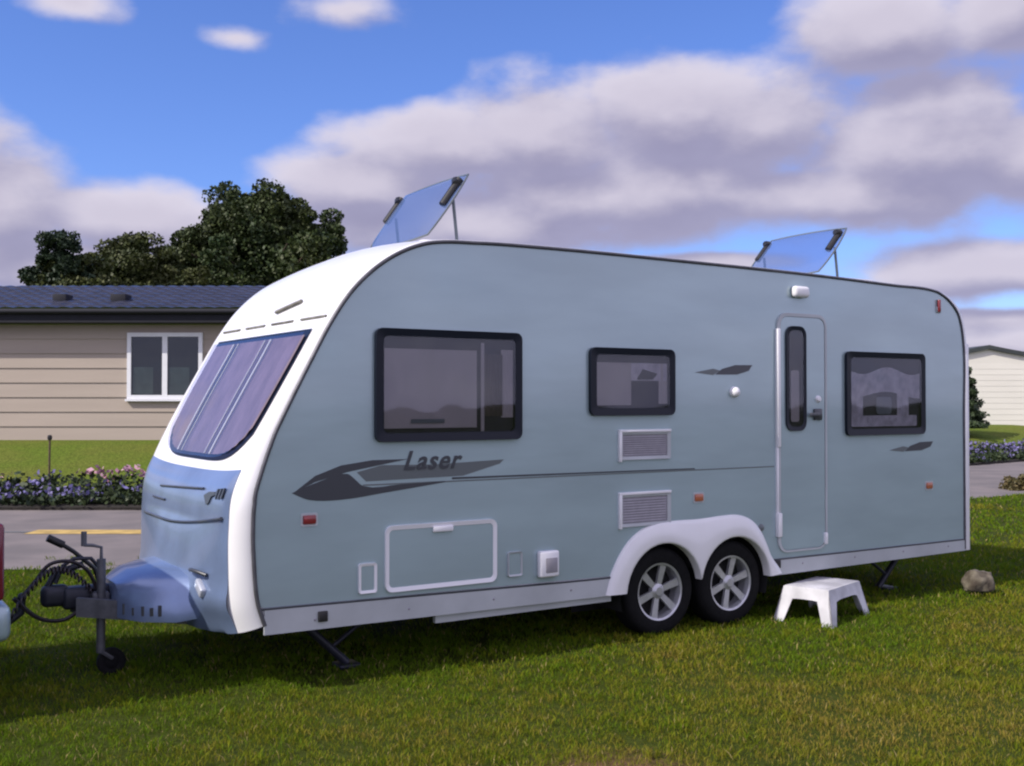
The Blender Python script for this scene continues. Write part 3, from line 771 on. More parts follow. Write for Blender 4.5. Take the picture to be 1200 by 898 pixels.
# top plate
N_ = 6
box(bm, -tx,tx,-ty,ty,H_-.018,H_,.008,2)
for k in range(9): box(bm, -tx+.04, tx-.04, -ty+.035+k*.0345, -ty+.047+k*.0345, H_-.001, H_+.003, .001, 1)
obj('top', bm, M['stoolw'], st, 40)
def corner(sx, sy):
    bm = BM()
    # L-section leg splaying outwards
    for ax in (0,1):
        tw = .135; bw = .080
        if ax == 0:
            q = [(sx*tx, sy*ty, H_-.004),(sx*(tx-tw), sy*ty, H_-.004),(sx*(hx-bw), sy*hy, 0),(sx*hx, sy*hy, 0)]
            nrm = Vector((0,-sy*.012,0))
        else:
            q = [(sx*tx, sy*ty, H_-.004),(sx*tx, sy*(ty-tw*.8), H_-.004),(sx*hx, sy*(hy-bw), 0),(sx*hx, sy*hy, 0)]
            nrm = Vector((-sx*.012,0,0))
        a = [bm.verts.new(p) for p in q]; b = [bm.verts.new(Vector(p)+nrm) for p in q]
        bm.faces.new(a); bm.faces.new(b[::-1])
        for i in range(4): bm.faces.new((a[i],b[i],b[(i+1)%4],a[(i+1)%4]))
    return obj('leg', bm, M['stoolw'], st, 30)
for sx in (-1,1):
    for sy in (-1,1): corner(sx, sy)
for sy in (-1,1):      # arched aprons
    bm = BM(); A=[];B=[];A2=[];B2=[]
    for k in range(13):
        t = k/12*2-1; x = t*(tx+.02); dz = .085+.07*abs(t)**4; s_ = dz/H_
        yy = ty+(hy-ty)*s_
        A.append(bm.verts.new((x*1.0*(tx/(tx+.02)), sy*ty, H_-.004))); B.append(bm.verts.new((x, sy*yy, H_-dz)))
    for k in range(12): bm.faces.new((A[k],A[k+1],B[k+1],B[k]))
    o = obj('apron', bm, M['stoolw'], st, 40)
for sx in (-1,1):
    bm = BM(); A=[];B=[]
    for k in range(13):
        t = k/12*2-1; y = t*(ty+.015); dz = .085+.07*abs(t)**4; s_ = dz/H_
        xx = tx+(hx-tx)*s_
        A.append(bm.verts.new((sx*tx, y*(ty/(ty+.015)), H_-.004))); B.append(bm.verts.new((sx*xx, y, H_-dz)))
    for k in range(12): bm.faces.new((A[k],A[k+1],B[k+1],B[k]))
    obj('apron', bm, M['stoolw'], st, 40)

# stone on the grass
bm = BM(); bmesh.ops.create_icosphere(bm, subdivisions=4, radius=1)
from mathutils import noise as mn
for v in bm.verts:
    n = mn.noise(v.co*1.7+Vector((3,1,2)))*.28 + mn.noise(v.co*5)*.08
    v.co = Vector((v.co.x*.14, v.co.y*.12, v.co.z*.14))*(1+n)
    if v.co.z < -.04: v.co.z = -.04
o = obj('stone', bm, M['stone'], None, 179); o.location = (6.22,-.22,.085)
o['label'] = 'rough grey brown lump of stone on the grass behind the caravan rear'; o['category'] = 'stone'

# ------------------------------------------------------------------ terrain
def far_edge(X):   # forward distance of the road's far edge
    return lerp_tab(X, [(-60,16.3),(-3.0,16.3),(-1.5,16.7),(0,17.5),(14,29.5),(60,60)])
def near_edge(X):
    return lerp_tab(X, [(-60,10.55),(-3.4,10.55),(-2.2,10.9),(-1.2,11.6),(7.7,18.2),(60,52)])
def ground_h(X, Z):
    f = far_edge(X)
    t = (Z-f-.6)
    if t <= 0: return 0.0
    t = min(t/5.6, 1); return .82*(t*t*(3-2*t)*.35 + t*.65)
xs = sorted(set(list(np.round(np.linspace(-16,18,86),2)) + [-400,-250,-150,-100,-70,-50,-40,-32,-26,-22,-19] + [20,23,27,32,40,50,70,100,150,250,400]))
zs = sorted(set(list(np.round(np.linspace(-6,42,121),2)) + [-400,-200,-100,-60,-40,-25,-15,-10] + [45,50,60,80,110,150,220,320,450,700]))
def noise_mat_grass():
    m = bpy.data.materials.new('lawn_ground'); m.use_nodes = True
    nt = m.node_tree; N = nt.nodes; L = nt.links; b = N['Principled BSDF']; b.inputs['Roughness'].default_value = .95; b.inputs['Specular IOR Level'].default_value = .1
    g = N.new('ShaderNodeNewGeometry')
    n1 = N.new('ShaderNodeTexNoise'); n1.inputs['Scale'].default_value = .55; n1.inputs['Detail'].default_value = 6; n1.inputs['Roughness'].default_value = .62
    n2 = N.new('ShaderNodeTexNoise'); n2.inputs['Scale'].default_value = 22; n2.inputs['Detail'].default_value = 5
    L.new(g.outputs['Position'], n1.inputs['Vector']); L.new(g.outputs['Position'], n2.inputs['Vector'])
    r1 = N.new('ShaderNodeValToRGB'); e = r1.color_ramp.elements
    e[0].position = .38; e[0].color = (.10,.145,.018,1); e[1].position = .66; e[1].color = (.13,.140,.028,1)
    L.new(n1.outputs['Fac'], r1.inputs[0])
    mx = N.new('ShaderNodeMix'); mx.data_type = 'RGBA'; mx.blend_type = 'MULTIPLY'; mx.inputs[0].default_value = .8
    r2 = N.new('ShaderNodeValToRGB'); r2.color_ramp.elements[0].color = (.5,.5,.5,1); r2.color_ramp.elements[1].color = (1.25,1.25,1.2,1)
    r2.color_ramp.elements[0].position = .35; r2.color_ramp.elements[1].position = .65
    L.new(n2.outputs['Fac'], r2.inputs[0]); L.new(r1.outputs[0], mx.inputs['A']); L.new(r2.outputs[0], mx.inputs['B'])
    sp_ = N.new('ShaderNodeSeparateXYZ'); L.new(g.outputs['Position'], sp_.inputs[0])
    mr = N.new('ShaderNodeMapRange'); L.new(sp_.outputs[2], mr.inputs[0]); mr.inputs[1].default_value = .005; mr.inputs[2].default_value = .05
    m2 = N.new('ShaderNodeMix'); m2.data_type = 'RGBA'; L.new(mr.outputs[0], m2.inputs[0]); L.new(mx.outputs['Result'], m2.inputs['B'])
    th = N.new('ShaderNodeMix'); th.data_type = 'RGBA'; th.inputs['A'].default_value = (.15,.082,.05,1); th.inputs['B'].default_value = (.040,.052,.007,1)
    ds = N.new('ShaderNodeVectorMath'); ds.operation = 'DISTANCE'; L.new(g.outputs['Position'], ds.inputs[0]); c_ = W(.45,4.65,0); ds.inputs[1].default_value = tuple(c_)
    da = N.new('ShaderNodeMath'); da.operation = 'MULTIPLY_ADD'; da.inputs[1].default_value = .5; L.new(n2.outputs['Fac'], da.inputs[0]); L.new(ds.outputs['Value'], da.inputs[2])
    mr2 = N.new('ShaderNodeMapRange'); L.new(da.outputs[0], mr2.inputs[0]); mr2.inputs[1].default_value = .45; mr2.inputs[2].default_value = .80
    L.new(mr2.outputs[0], th.inputs[0]); L.new(th.outputs['Result'], m2.inputs['A'])
    L.new(m2.outputs['Result'], b.inputs['Base Color'])
    bp = N.new('ShaderNodeBump'); bp.inputs['Distance'].default_value = .03; L.new(n2.outputs['Fac'], bp.inputs['Height']); L.new(bp.outputs[0], b.inputs['Normal'])
    return m
M['lawn'] = noise_mat_grass()
verts = []; faces = []
for Z in zs:
    for X in xs: 
        w = W(X, Z, ground_h(X, Z)); verts.append(tuple(w))
nx = len(xs)
for i in range(len(zs)-1):
    for j in range(nx-1): faces.append((i*nx+j, i*nx+j+1, (i+1)*nx+j+1, (i+1)*nx+j))
me = bpy.data.meshes.new('ground'); me.from_pydata(verts, [], faces)
o = link('ground', me, M['lawn'], None, 179); o['kind'] = 'structure'
# road
M['road'] = mat('worn_tarmac', (.185,.16,.152), .9, color2=(.13,.116,.112), nscale=1.2, bump=.004, bscale=60, detail=8)
bm = BM(); pr = None
for X in [-60,-40,-25,-16,-12,-9,-7,-5,-4,-3.4,-3,-2.6,-2.2,-1.8,-1.2,-.6,0,1,2,3,4,5,6,7,7.7,9,11,14,18,25,40,60]:
    a = [bm.verts.new(W(X, near_edge(X)+.03*math.sin(X*7), .008)), bm.verts.new(W(X, far_edge(X), .008))]
    if pr: bm.faces.new((pr[0],a[0],a[1],pr[1]))
    pr = a
o = obj('road', bm, M['road'], None, 30); o['kind'] = 'structure'
bm = BM(); vs = [bm.verts.new(W(X, Z, .012)) for X, Z in ((-6.02,13.35),(-3.2,13.35),(-3.2,13.78),(-6.02,13.78))]; bm.faces.new(vs)
o = obj('road_marking', bm, M['yellow'], None, 30); o['kind'] = 'structure'
bm = BM(); vs = [bm.verts.new(W(X, Z, .012)) for X, Z in ((-30,13.50),(-6.03,13.50),(-6.03,13.60),(-30,13.60))]; bm.faces.new(vs)
o = obj('road_joint', bm, M['decal2'], None, 30); o['kind'] = 'structure'
# flower bed soil strip
M['soil'] = mat('dark_soil', (.020,.016,.012), .95, noise=.4, nscale=5, bump=.02, bscale=14)
bm = BM(); pr = None
for X in np.linspace(-30, 22, 105):
    f = far_edge(X)
    a = [bm.verts.new(W(X, f-.02, .006)), bm.verts.new(W(X, f-.02, .05)), bm.verts.new(W(X, f+.10, .07)), bm.verts.new(W(X, f+1.3, .12))]
    if pr:
        for k in range(3): bm.faces.new((pr[k],a[k],a[k+1],pr[k+1]))
    pr = a
o = obj('soil_bed', bm, M['soil'], None, 60); o['kind'] = 'structure'

# ------------------------------------------------------------------ fast mesh of many small faces
def quads_mesh(name, V, m, parent=None, nper=4):
    n = len(V)//nper
    me = bpy.data.meshes.new(name); me.vertices.add(len(V)); me.vertices.foreach_set('co', np.asarray(V, dtype=np.float32).ravel())
    me.loops.add(n*nper); me.loops.foreach_set('vertex_index', np.arange(n*nper, dtype=np.int32))
    me.polygons.add(n); me.polygons.foreach_set('loop_start', np.arange(0, n*nper, nper, dtype=np.int32))
    try: me.polygons.foreach_set('loop_total', np.full(n, nper, dtype=np.int32))
    except Exception: pass
    me.update(calc_edges=True); me.validate()
    return link(name, me, m, parent)
def leaves(centers, size, rngl, flat=0.0):
    n = len(centers)
    a = rngl.normal(size=(n,3)); a[:,2] *= (1-flat); a /= np.linalg.norm(a,axis=1,keepdims=True)
    b = rngl.normal(size=(n,3)); b -= (a*b).sum(1,keepdims=True)*a; b /= np.linalg.norm(b,axis=1,keepdims=True)
    s = size*rngl.uniform(.6,1.4,(n,1))
    V = np.empty((n,4,3)); V[:,0] = centers-a*s*.5; V[:,1] = centers+b*s*.32; V[:,2] = centers+a*s*.5; V[:,3] = centers-b*s*.32
    return V.reshape(-1,3)

# flowers
def flowers():
    Vl=[];Vv=[];Vp=[]
    for X in np.arange(-16, 19, .16):
        if -4.2 < X < 9.5: continue
        f = far_edge(X)
        for row in range(3):
            x = X+rng.uniform(-.08,.08); z = f+.25+row*.38+rng.uniform(-.1,.1); g = .07+.05*row/2
            hgt = (.17, .24, .33)[row]*rng.uniform(.7,1.2)
            c = np.array(W(x, z, g)); n = 60
            p = c + rng.normal(size=(n,3))*[.11,.11,.0] + np.stack([np.zeros(n),np.zeros(n),rng.uniform(0,hgt,n)],1)
            Vl.append(leaves(p, .09, rng))
            k = 16; p = c + rng.normal(size=(k,3))*[.11,.11,.03]+[0,0,hgt]
            pinkish = mn.noise(Vector((x*.9, 0, 3.3))) > -.35
            if row == 2 and pinkish and X < 5: 
                if rng.uniform() < .85: Vp.append(leaves(p+[0,0,.05], .085, rng))
            elif rng.uniform() < (.35,.75,.6)[row]: Vv.append(leaves(p, .08, rng))
    r_ = link('flower_bed_plants', bpy.data.meshes.new('flower_bed_plants')); r_.data.materials.append(M['fleaf'])
    V = np.concatenate(Vl+Vv+Vp); n1=sum(len(a) for a in Vl)//4; n2=sum(len(a) for a in Vv)//4
    C.objects.unlink(r_)
    o = quads_mesh('flower_bed', V, M['fleaf']); o.data.materials.append(M['fviolet']); o.data.materials.append(M['fpink'])
    idx = np.zeros(len(V)//4, dtype=np.int32); idx[n1:n1+n2] = 1; idx[n1+n2:] = 2
    o.data.polygons.foreach_set('material_index', idx)
    o['kind'] = 'stuff'; o['label'] = 'violet, blue and pink bedding flowers along the far side of the road'
flowers()

# grass blades near the camera
def grass():
    P = []
    for Z0, Z1, dens, wd, ht in ((4.2,6.5,8200,.0042,.030),(6.5,9,5200,.006,.034),(9,12.5,2300,.009,.040),(12.5,19.5,600,.016,.045)):
        xa, xb = -.50*Z1-.3, .50*Z1+.3
        n = int((xb-xa)*(Z1-Z0)*dens)
        X = rng.uniform(xa,xb,n); Z = rng.uniform(Z0,Z1,n)
        keep = np.abs(X) < .49*Z+.3
        ne = np.array([near_edge(x) for x in np.linspace(-12,12,400)]); nei = np.interp(X, np.linspace(-12,12,400), ne)
        keep &= Z < nei+.05*rng.uniform(-1,1,n)
        X, Z = X[keep], Z[keep]; n = len(X)
        wx = CX+Z*FX+X*FY; wy = CY+Z*FY-X*FX
        # clumping
        cl = np.array([mn.noise(Vector((a*3.1,b*3.1,0)))*.5+mn.noise(Vector((a*11,b*11,4)))*.5 for a,b in zip(wx,wy)])
        # a bare soil patch in the foreground and few blades well under the caravan
        bare = (((X-.45)/.45)**2+((Z-4.65)/.25)**2) < 1+.5*rng.uniform(-1,1,n)
        keep = ~(bare & (rng.uniform(size=n) < .8))
        under = (wx > 1.2) & (wx < 5.6) & (wy > 1.0) & (wy < 2.2); keep &= ~(under & (rng.uniform(size=n) < .7))
        keep &= rng.uniform(size=n) < np.clip(.75+cl*1.2,.15,1)
        wx, wy, cl, Zk = wx[keep], wy[keep], cl[keep], Z[keep]; n = len(wx)
        h = ht*rng.uniform(.45,1.25,n)*(1+cl*.9); h = np.clip(h,.012,.09)
        th = rng.uniform(0,2*math.pi,n); lean = rng.uniform(.1,1.0,n)*h; ld = rng.uniform(0,2*math.pi,n)
        w = wd*rng.uniform(.6,1.3,n)
        base = np.stack([wx,wy,np.zeros(n)],1); side = np.stack([np.cos(th)*w,np.sin(th)*w,np.zeros(n)],1)
        mid = base+np.stack([np.cos(ld)*lean*.35,np.sin(ld)*lean*.35,h*.6],1)
        tip = base+np.stack([np.cos(ld)*lean,np.sin(ld)*lean,h],1)
        V = np.empty((n,4,3)); V[:,0]=base-side*.5; V[:,1]=mid+side*.5; V[:,2]=tip; V[:,3]=mid-side*.5
        P.append(V.reshape(-1,3))
    rt_ = random.Random(4); spots = [(WHL[0][0]+dx,.02+dy) for dx,dy in ((-.3,0),(-.15,-.05),(.2,-.04))]+[(WHL[1][0]+dx,-.02) for dx in (-.2,.1,.3)]
    spots += [(6.22+.16*math.cos(a),-.22+.15*math.sin(a)) for a in (0,1,2.2,3.3,4.2,5.1)]+[(4.0,-.45),(4.13,.08),(4.7,-.25)]
    for k in range(260):
        Z_ = rt_.uniform(4.7,11.5); X_ = rt_.uniform(-.5,.5)*Z_; w_ = W(X_,Z_); spots.append((w_.x,w_.y))
    for sx_, sy_ in spots:
        n = rt_.randint(14,40); sp = rt_.uniform(.02,.05)
        wx = sx_+rng.normal(size=n)*sp; wy = sy_+rng.normal(size=n)*sp; h = rng.uniform(.03,.062,n)
        th = rng.uniform(0,6.28,n); ld = rng.uniform(0,6.28,n); lean = h*rng.uniform(.2,.9,n); w = rng.uniform(.004,.008,n)
        base = np.stack([wx,wy,np.zeros(n)],1); side = np.stack([np.cos(th)*w,np.sin(th)*w,np.zeros(n)],1)
        mid = base+np.stack([np.cos(ld)*lean*.35,np.sin(ld)*lean*.35,h*.6],1); tip = base+np.stack([np.cos(ld)*lean,np.sin(ld)*lean,h],1)
        V = np.empty((n,4,3)); V[:,0]=base-side*.5; V[:,1]=mid+side*.5; V[:,2]=tip; V[:,3]=mid-side*.5
        P.append(V.reshape(-1,3))
    V = np.concatenate(P)
    m = bpy.data.materials.new('grass_blades'); m.use_nodes = True
    nt = m.node_tree; N = nt.nodes; L = nt.links; b = N['Principled BSDF']; b.inputs['Roughness'].default_value = .7; b.inputs['Specular IOR Level'].default_value = .04
    g = N.new('ShaderNodeNewGeometry')
    n1 = N.new('ShaderNodeTexNoise'); n1.inputs['Scale'].default_value = .55; n1.inputs['Detail'].default_value = 6; n1.inputs['Roughness'].default_value = .62
    L.new(g.outputs['Position'], n1.inputs['Vector'])
    ma = N.new('ShaderNodeMath'); ma.operation = 'MULTIPLY_ADD'; ma.inputs[1].default_value = .26; L.new(g.outputs['Random Per Island'], ma.inputs[0])
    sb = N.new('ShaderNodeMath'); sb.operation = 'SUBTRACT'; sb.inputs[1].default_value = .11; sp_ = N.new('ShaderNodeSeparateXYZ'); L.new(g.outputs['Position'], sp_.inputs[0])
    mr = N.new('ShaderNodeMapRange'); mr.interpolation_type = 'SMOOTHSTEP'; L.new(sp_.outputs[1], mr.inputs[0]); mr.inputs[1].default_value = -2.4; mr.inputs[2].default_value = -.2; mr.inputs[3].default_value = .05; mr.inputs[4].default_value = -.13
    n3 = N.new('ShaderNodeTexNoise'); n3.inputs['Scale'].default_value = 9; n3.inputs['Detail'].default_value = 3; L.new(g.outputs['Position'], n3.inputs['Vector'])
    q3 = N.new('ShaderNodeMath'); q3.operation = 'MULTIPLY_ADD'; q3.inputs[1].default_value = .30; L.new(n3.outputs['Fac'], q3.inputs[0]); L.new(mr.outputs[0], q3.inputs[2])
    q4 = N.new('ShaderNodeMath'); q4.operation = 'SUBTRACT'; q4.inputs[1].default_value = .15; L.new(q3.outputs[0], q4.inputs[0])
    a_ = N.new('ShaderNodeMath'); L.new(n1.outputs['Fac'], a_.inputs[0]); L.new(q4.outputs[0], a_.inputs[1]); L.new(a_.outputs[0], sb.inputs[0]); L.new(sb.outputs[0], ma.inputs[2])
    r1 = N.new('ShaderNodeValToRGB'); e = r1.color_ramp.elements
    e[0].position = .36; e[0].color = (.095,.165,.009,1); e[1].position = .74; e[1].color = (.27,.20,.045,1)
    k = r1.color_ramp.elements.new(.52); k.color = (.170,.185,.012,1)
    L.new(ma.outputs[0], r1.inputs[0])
    gt = N.new('ShaderNodeMath'); gt.operation = 'GREATER_THAN'; gt.inputs[1].default_value = .96; L.new(g.outputs['Random Per Island'], gt.inputs[0])
    sm = N.new('ShaderNodeMix'); sm.data_type = 'RGBA'; L.new(gt.outputs[0], sm.inputs[0]); L.new(r1.outputs[0], sm.inputs['A']); sm.inputs['B'].default_value = (.34,.27,.11,1)
    r1 = sm; L.new(r1.outputs['Result'], b.inputs['Base Color'])
    tr = N.new('ShaderNodeBsdfTranslucent'); L.new(r1.outputs['Result'], tr.inputs[0]); mx = N.new('ShaderNodeMixShader'); mx.inputs[0].default_value = .3
    L.new(b.outputs[0], mx.inputs[1]); L.new(tr.outputs[0], mx.inputs[2]); L.new(mx.outputs[0], N['Material Output'].inputs['Surface'])
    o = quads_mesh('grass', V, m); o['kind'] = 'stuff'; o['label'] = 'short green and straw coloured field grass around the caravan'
grass()

# ------------------------------------------------------------------ left mobile home
home = root('mobile_home', 'long beige clad mobile home with a dark tiled roof behind the flower bed', 'mobile home', W(-8.0,23,.80), HEAD)
x0, x1, Dp, WH = -7.5, 6.2, 3.9, 2.47
M['clad'] = mat('beige_cladding', (.385,.325,.27), .6, noise=.10, nscale=1.2, stretch=(.3,1,3), bump=.001, bscale=30)
bm = BM(); zb = 0; bh = .31
pts_ = []
k = 0
z = 0.0
while z < WH:
    zt = min(z+bh, WH); pts_ += [(-.024,z),(-.002,zt)]; z = zt
poly = pts_ + [(Dp,WH),(Dp,0)]
A = [bm.verts.new((x0,y,z)) for y,z in poly]; B = [bm.verts.new((x1,y,z)) for y,z in poly]
for i in range(len(poly)): bm.faces.new((A[i],B[i],B[(i+1)%len(poly)],A[(i+1)%len(poly)]))
bm.faces.new(A[::-1]); bm.faces.new(B)
obj('wall', bm, M['clad'], home, 20)
# roof: metal tile sheets with pantile ribs
M['tiles'] = mat('blue_grey_roof_tiles', (.036,.039,.068), .35, .25, noise=.35, nscale=2.5, stretch=(1,.6,1))
bm = BM(); ex = .35; n = int((x1-x0+2*ex)/.05); rowsR = []
ridge_y = 3.0; ze, zr_ = WH+.30, WH+1.14
steps = []
for r_ in range(9):
    t0, t1 = r_/9, (r_+1)/9
    steps += [(t0,.030),(t1-.001,.0)]
for t, h in steps:
    y = -.42+(ridge_y+.42)*t; z = ze+(zr_-ze)*t+h
    rowsR.append([bm.verts.new((x0-ex+k*(x1-x0+2*ex)/n, y, z+.022*abs(math.sin(k*.05/.30*math.pi)))) for k in range(n+1)])
for a, b in zip(rowsR, rowsR[1:]):
    for k in range(n): bm.faces.new((a[k],a[k+1],b[k+1],b[k]))
rowb = [bm.verts.new((x0-ex,ridge_y*2+.42,ze)), bm.verts.new((x1+ex,ridge_y*2+.42,ze))]
bm.faces.new((rowsR[-1][0],rowsR[-1][-1],rowb[1],rowb[0]))
rf = obj('roof', bm, M['tiles'], home, 50)
# gable infill and fascia
bm = BM(); 
for xx in (x0, x1):
    a = [bm.verts.new(p) for p in ((xx,-.02,WH),(xx,ridge_y,zr_-.05),(xx,ridge_y*2,WH))]; bm.faces.new(a)
obj('gable', bm, M['clad'], home, 20)
obj('fascia', box(BM(), x0-ex, x1+ex, -.44,-.40, WH+.02, WH+.30), M['fascia'], home)
obj('soffit', box(BM(), x0-ex, x1+ex, -.40,.0, WH+.02, WH+.04), M['fascia'], home)
bm = BM(); tube(bm, [(x0-ex,-.49,WH+.25),(x1+ex,-.49,WH+.25)], .055, 10); obj('gutter', bm, M['fascia'], home, 60)
for xx, s_ in ((-1.88,.15),(-.60,.17)):
    bm = BM(); box(bm, xx-s_,xx+s_,.55,.95,WH+.50,WH+.72,.02); obj('roof_vent', bm, M['fascia'], rf, 30)
def upvc_window(x0_, z0_, x1_, z1_, par, nm='window'):
    bm = BM(); f = .085; m_ = (x0_+x1_)/2
    ring(bm, [(x0_,z0_),(x1_,z0_),(x1_,z1_),(x0_,z1_)], [(x0_+f,z0_+f),(x1_-f,z0_+f),(x1_-f,z1_-f),(x0_+f,z1_-f)], -.075, -.005)
    box(bm, m_-.055, m_+.055, -.070,-.006, z0_+f, z1_-f)
    box(bm, x0_-.03, x1_+.03, -.11,-.02, z0_-.045, z0_-.003)
    o = obj(nm, bm, M['upvc'], par, 20)
    for a, b in ((x0_+f, m_-.055),(m_+.055, x1_-f)):
        obj('pane', box(BM(), a-.002, b+.002, -.046,-.042, z0_+f-.002, z1_-f+.002), M['housepane'], o)
        obj('backing', box(BM(), a, b, -.030,-.026, z0_+f, z1_-f), M['dark_in'], o)
        obj('blind', box(BM(), a+.03, a+(b-a)*.7, -.038,-.035, z0_+f+.02, z0_+f+(z1_-z0_)*.42), M['netblind'], o)
    return o
upvc_window(-.17, .89, 1.43, 2.30, home)
upvc_window(-6.6, .89, -5.0, 2.30, home)
# skirting below the home
obj('skirting', box(BM(), x0, x1, .05, .10, -.6, .0), M['clad'], home)
bm = BM(); tube(bm, [(-3.35,-.49,WH+.22),(-3.35,-.30,WH+.02),(-3.35,-.075,WH-.12),(-3.35,-.075,.05)], .034, 10); obj('downpipe', bm, M['upvc'], home, 60)

# ------------------------------------------------------------------ right mobile home
M['cream'] = mat('cream_cladding', (.72,.70,.62), .6, noise=.05, nscale=1.5, stretch=(.4,1,3))
h2 = root('mobile_home', 'cream clad mobile home gable with a shallow dark roof, beyond the caravan rear', 'mobile home', W(16.75,38,.75), HEAD)
hw2 = 3.1; pk = 2.72; ev = 2.28; D2 = 9
def roofz(x): 
    t = abs(x)/hw2; return pk-(pk-ev)*(1.6*t-.6*t*t if t<1 else 1)
bm = BM(); z = 0.0
xsn = [i*hw2/12 for i in range(-12,13)]
poly = [(-hw2,0),(hw2,0)] + [(x, roofz(x)) for x in xsn[::-1]]
A = [bm.verts.new((x,0,z)) for x,z in poly]; B = [bm.verts.new((x,D2,z)) for x,z in poly]
bm.faces.new(A); bm.faces.new(B[::-1])
for i in range(len(poly)): bm.faces.new((A[i],B[i],B[(i+1)%len(poly)],A[(i+1)%len(poly)]))
obj('wall', bm, M['cream'], h2, 20)
for i in range(12):   # lap boards on the gable
    z0_ = .02+i*.19
    if z0_+.19 < ev: 
        pass
bm = BM()
for i in range(11):
    z0_ = .02+i*.20
    vs = [bm.verts.new(p) for p in ((-hw2+.01,-.010,z0_),(hw2-.01,-.010,z0_),(hw2-.01,-.004,z0_+.197),(-hw2+.01,-.004,z0_+.197))]; bm.faces.new(vs)
    vs = [bm.verts.new(p) for p in ((-hw2+.01,-.010,z0_),(hw2-.01,-.010,z0_),(hw2-.01,-.002,z0_-.002),(-hw2+.01,-.002,z0_-.002))]; bm.faces.new(vs)
obj('lap_boards', bm, M['cream'], h2, 10)
M['darkroof'] = mat('dark_green_grey_roof', (.045,.055,.055), .6, noise=.3, nscale=3)
bm = BM(); xe = [i*(hw2+.2)/14 for i in range(-14,15)]
poly = [(x, roofz(x)+.005) for x in xe] + [(x, roofz(x)+.145) for x in xe[::-1]]
A = [bm.verts.new((x,-.12,z)) for x,z in poly]; B = [bm.verts.new((x,D2+.12,z)) for x,z in poly]
bm.faces.new(A); bm.faces.new(B[::-1])
for i in range(len(poly)): bm.faces.new((A[i],B[i],B[(i+1)%len(poly)],A[(i+1)%len(poly)]))
obj('roof', bm, M['darkroof'], h2, 20)
upvc_window(1.62, .9, 2.8, 1.95, h2)

# ------------------------------------------------------------------ trees
def trunk_bm(h, r, limbs, seed, spread):
    rg = random.Random(seed); bm = BM()
    tube(bm, [(0,0,-.3),(.05*r,0,h*.25),(.2*r,.1*r,h*.6),(.1*r,0,h*.85)], [r*1.25,r,r*.7,r*.3], 10)
    for k in range(limbs):
        a = k*2.4+rg.uniform(-.4,.4); z0_ = h*rg.uniform(.28,.7); L_ = spread*rg.uniform(.5,.85)
        p = [Vector((0,0,z0_)), Vector((math.cos(a)*L_*.5, math.sin(a)*L_*.5, z0_+L_*.30)), Vector((math.cos(a)*L_, math.sin(a)*L_, z0_+L_*.62))]
        tube(bm, p, [r*.42,r*.25,r*.08], 6)
    return bm
def tree(name, label, cat, X, Z, g, h, trunk_r, blobs, nleaf, lsize, m, seed, limbs=8, group=None, fat=1.28, up=-.25):
    blobs = [(a,b,c+up,d*fat,e*fat) for a,b,c,d,e in blobs]
    rt = root(name, label, cat, W(X,Z,g), HEAD, group)
    spread = max(math.hypot(b[0],b[1])+b[3]*.5 for b in blobs)
    obj('trunk', trunk_bm(h*.8, trunk_r, limbs, seed, spread), M['bark'], rt, 60)
    rg = np.random.default_rng(seed); P = []
    tot = sum(b[3]*b[4] for b in blobs)
    for bx, by, bz, rx, rz in blobs:
        # each blob is broken into small clumps near its surface
        nc = max(int(62*rx*rz/ (tot/len(blobs)) ), 12)
        d = rg.normal(size=(nc,3)); d /= np.linalg.norm(d,axis=1,keepdims=True)
        rad_ = rg.uniform(.35,1.0,(nc,1))
        cc = np.array([bx,by,bz]) + d*rad_*np.array([rx,rx,rz])
        per = int(nleaf*rx*rz/tot/nc)
        for c in cc:
            s = .27*rx*rg.uniform(.6,1.3)
            q = rg.normal(size=(per,3)); q /= np.linalg.norm(q,axis=1,keepdims=True)
            P.append(c + q*rg.uniform(.3,1,(per,1))**.5*s*np.array([1,1,.75]))
    P = np.concatenate(P); V = leaves(P, lsize, rg)
    quads_mesh('crown', V, m, rt)
    return rt
# pixel scale at 60 m: 21 px per metre
tree('broadleaf_tree', 'tall dark broadleaf tree, largest of those behind the beige mobile home', 'tree', -14.0,60,.8,12.8,.38,
     [(-3.3,0,6.6,2.4,2.2),(-3.6,.5,4.0,2.4,2.2),(-2.2,-.5,9.4,2.4,2.0),(-.4,0,10.9,2.3,1.9),(1.5,.3,10.3,2.2,2.0),(3.0,0,8.8,2.1,1.8),(4.2,.2,6.6,2.1,2.0),(.2,-1.2,7.4,3.2,2.6),(2.4,-.8,5.2,2.8,2.4),(-1.2,-.6,4.2,2.8,2.4),(4.6,0,4.2,2.2,2.0),(5.0,0,5.4,1.7,1.6)], 230000,.23,M['oak'],3,12)
tree('broadleaf_tree', 'lower spreading tree between the pine and the tall broadleaf tree', 'tree', -19.6,55,.8,9.0,.28,
     [(-.6,0,5.0,1.6,1.5),(.6,0,7.2,1.5,1.2),(-1.3,.2,6.0,1.4,1.2),(1.7,0,5.9,1.5,1.3),(.3,-.6,4.0,2.0,1.7),(2.3,.2,4.3,1.4,1.6),(2.6,0,5.6,1.4,1.3),(-1.8,0,4.4,1.4,1.4)], 130000,.21,M['ash'],5,8,fat=1.5,up=.45)
tree('broadleaf_tree', 'small bushy tree right beside the pine, lowest of the trees', 'tree', -20.6,51,.8,6.6,.2,
     [(-.7,0,4.6,1.1,1.2),(.4,0,5.0,1.0,1.1),(0,-.4,3.4,1.5,1.3)], 34000,.20,M['ash'],8,6,fat=1.45,up=1.5)
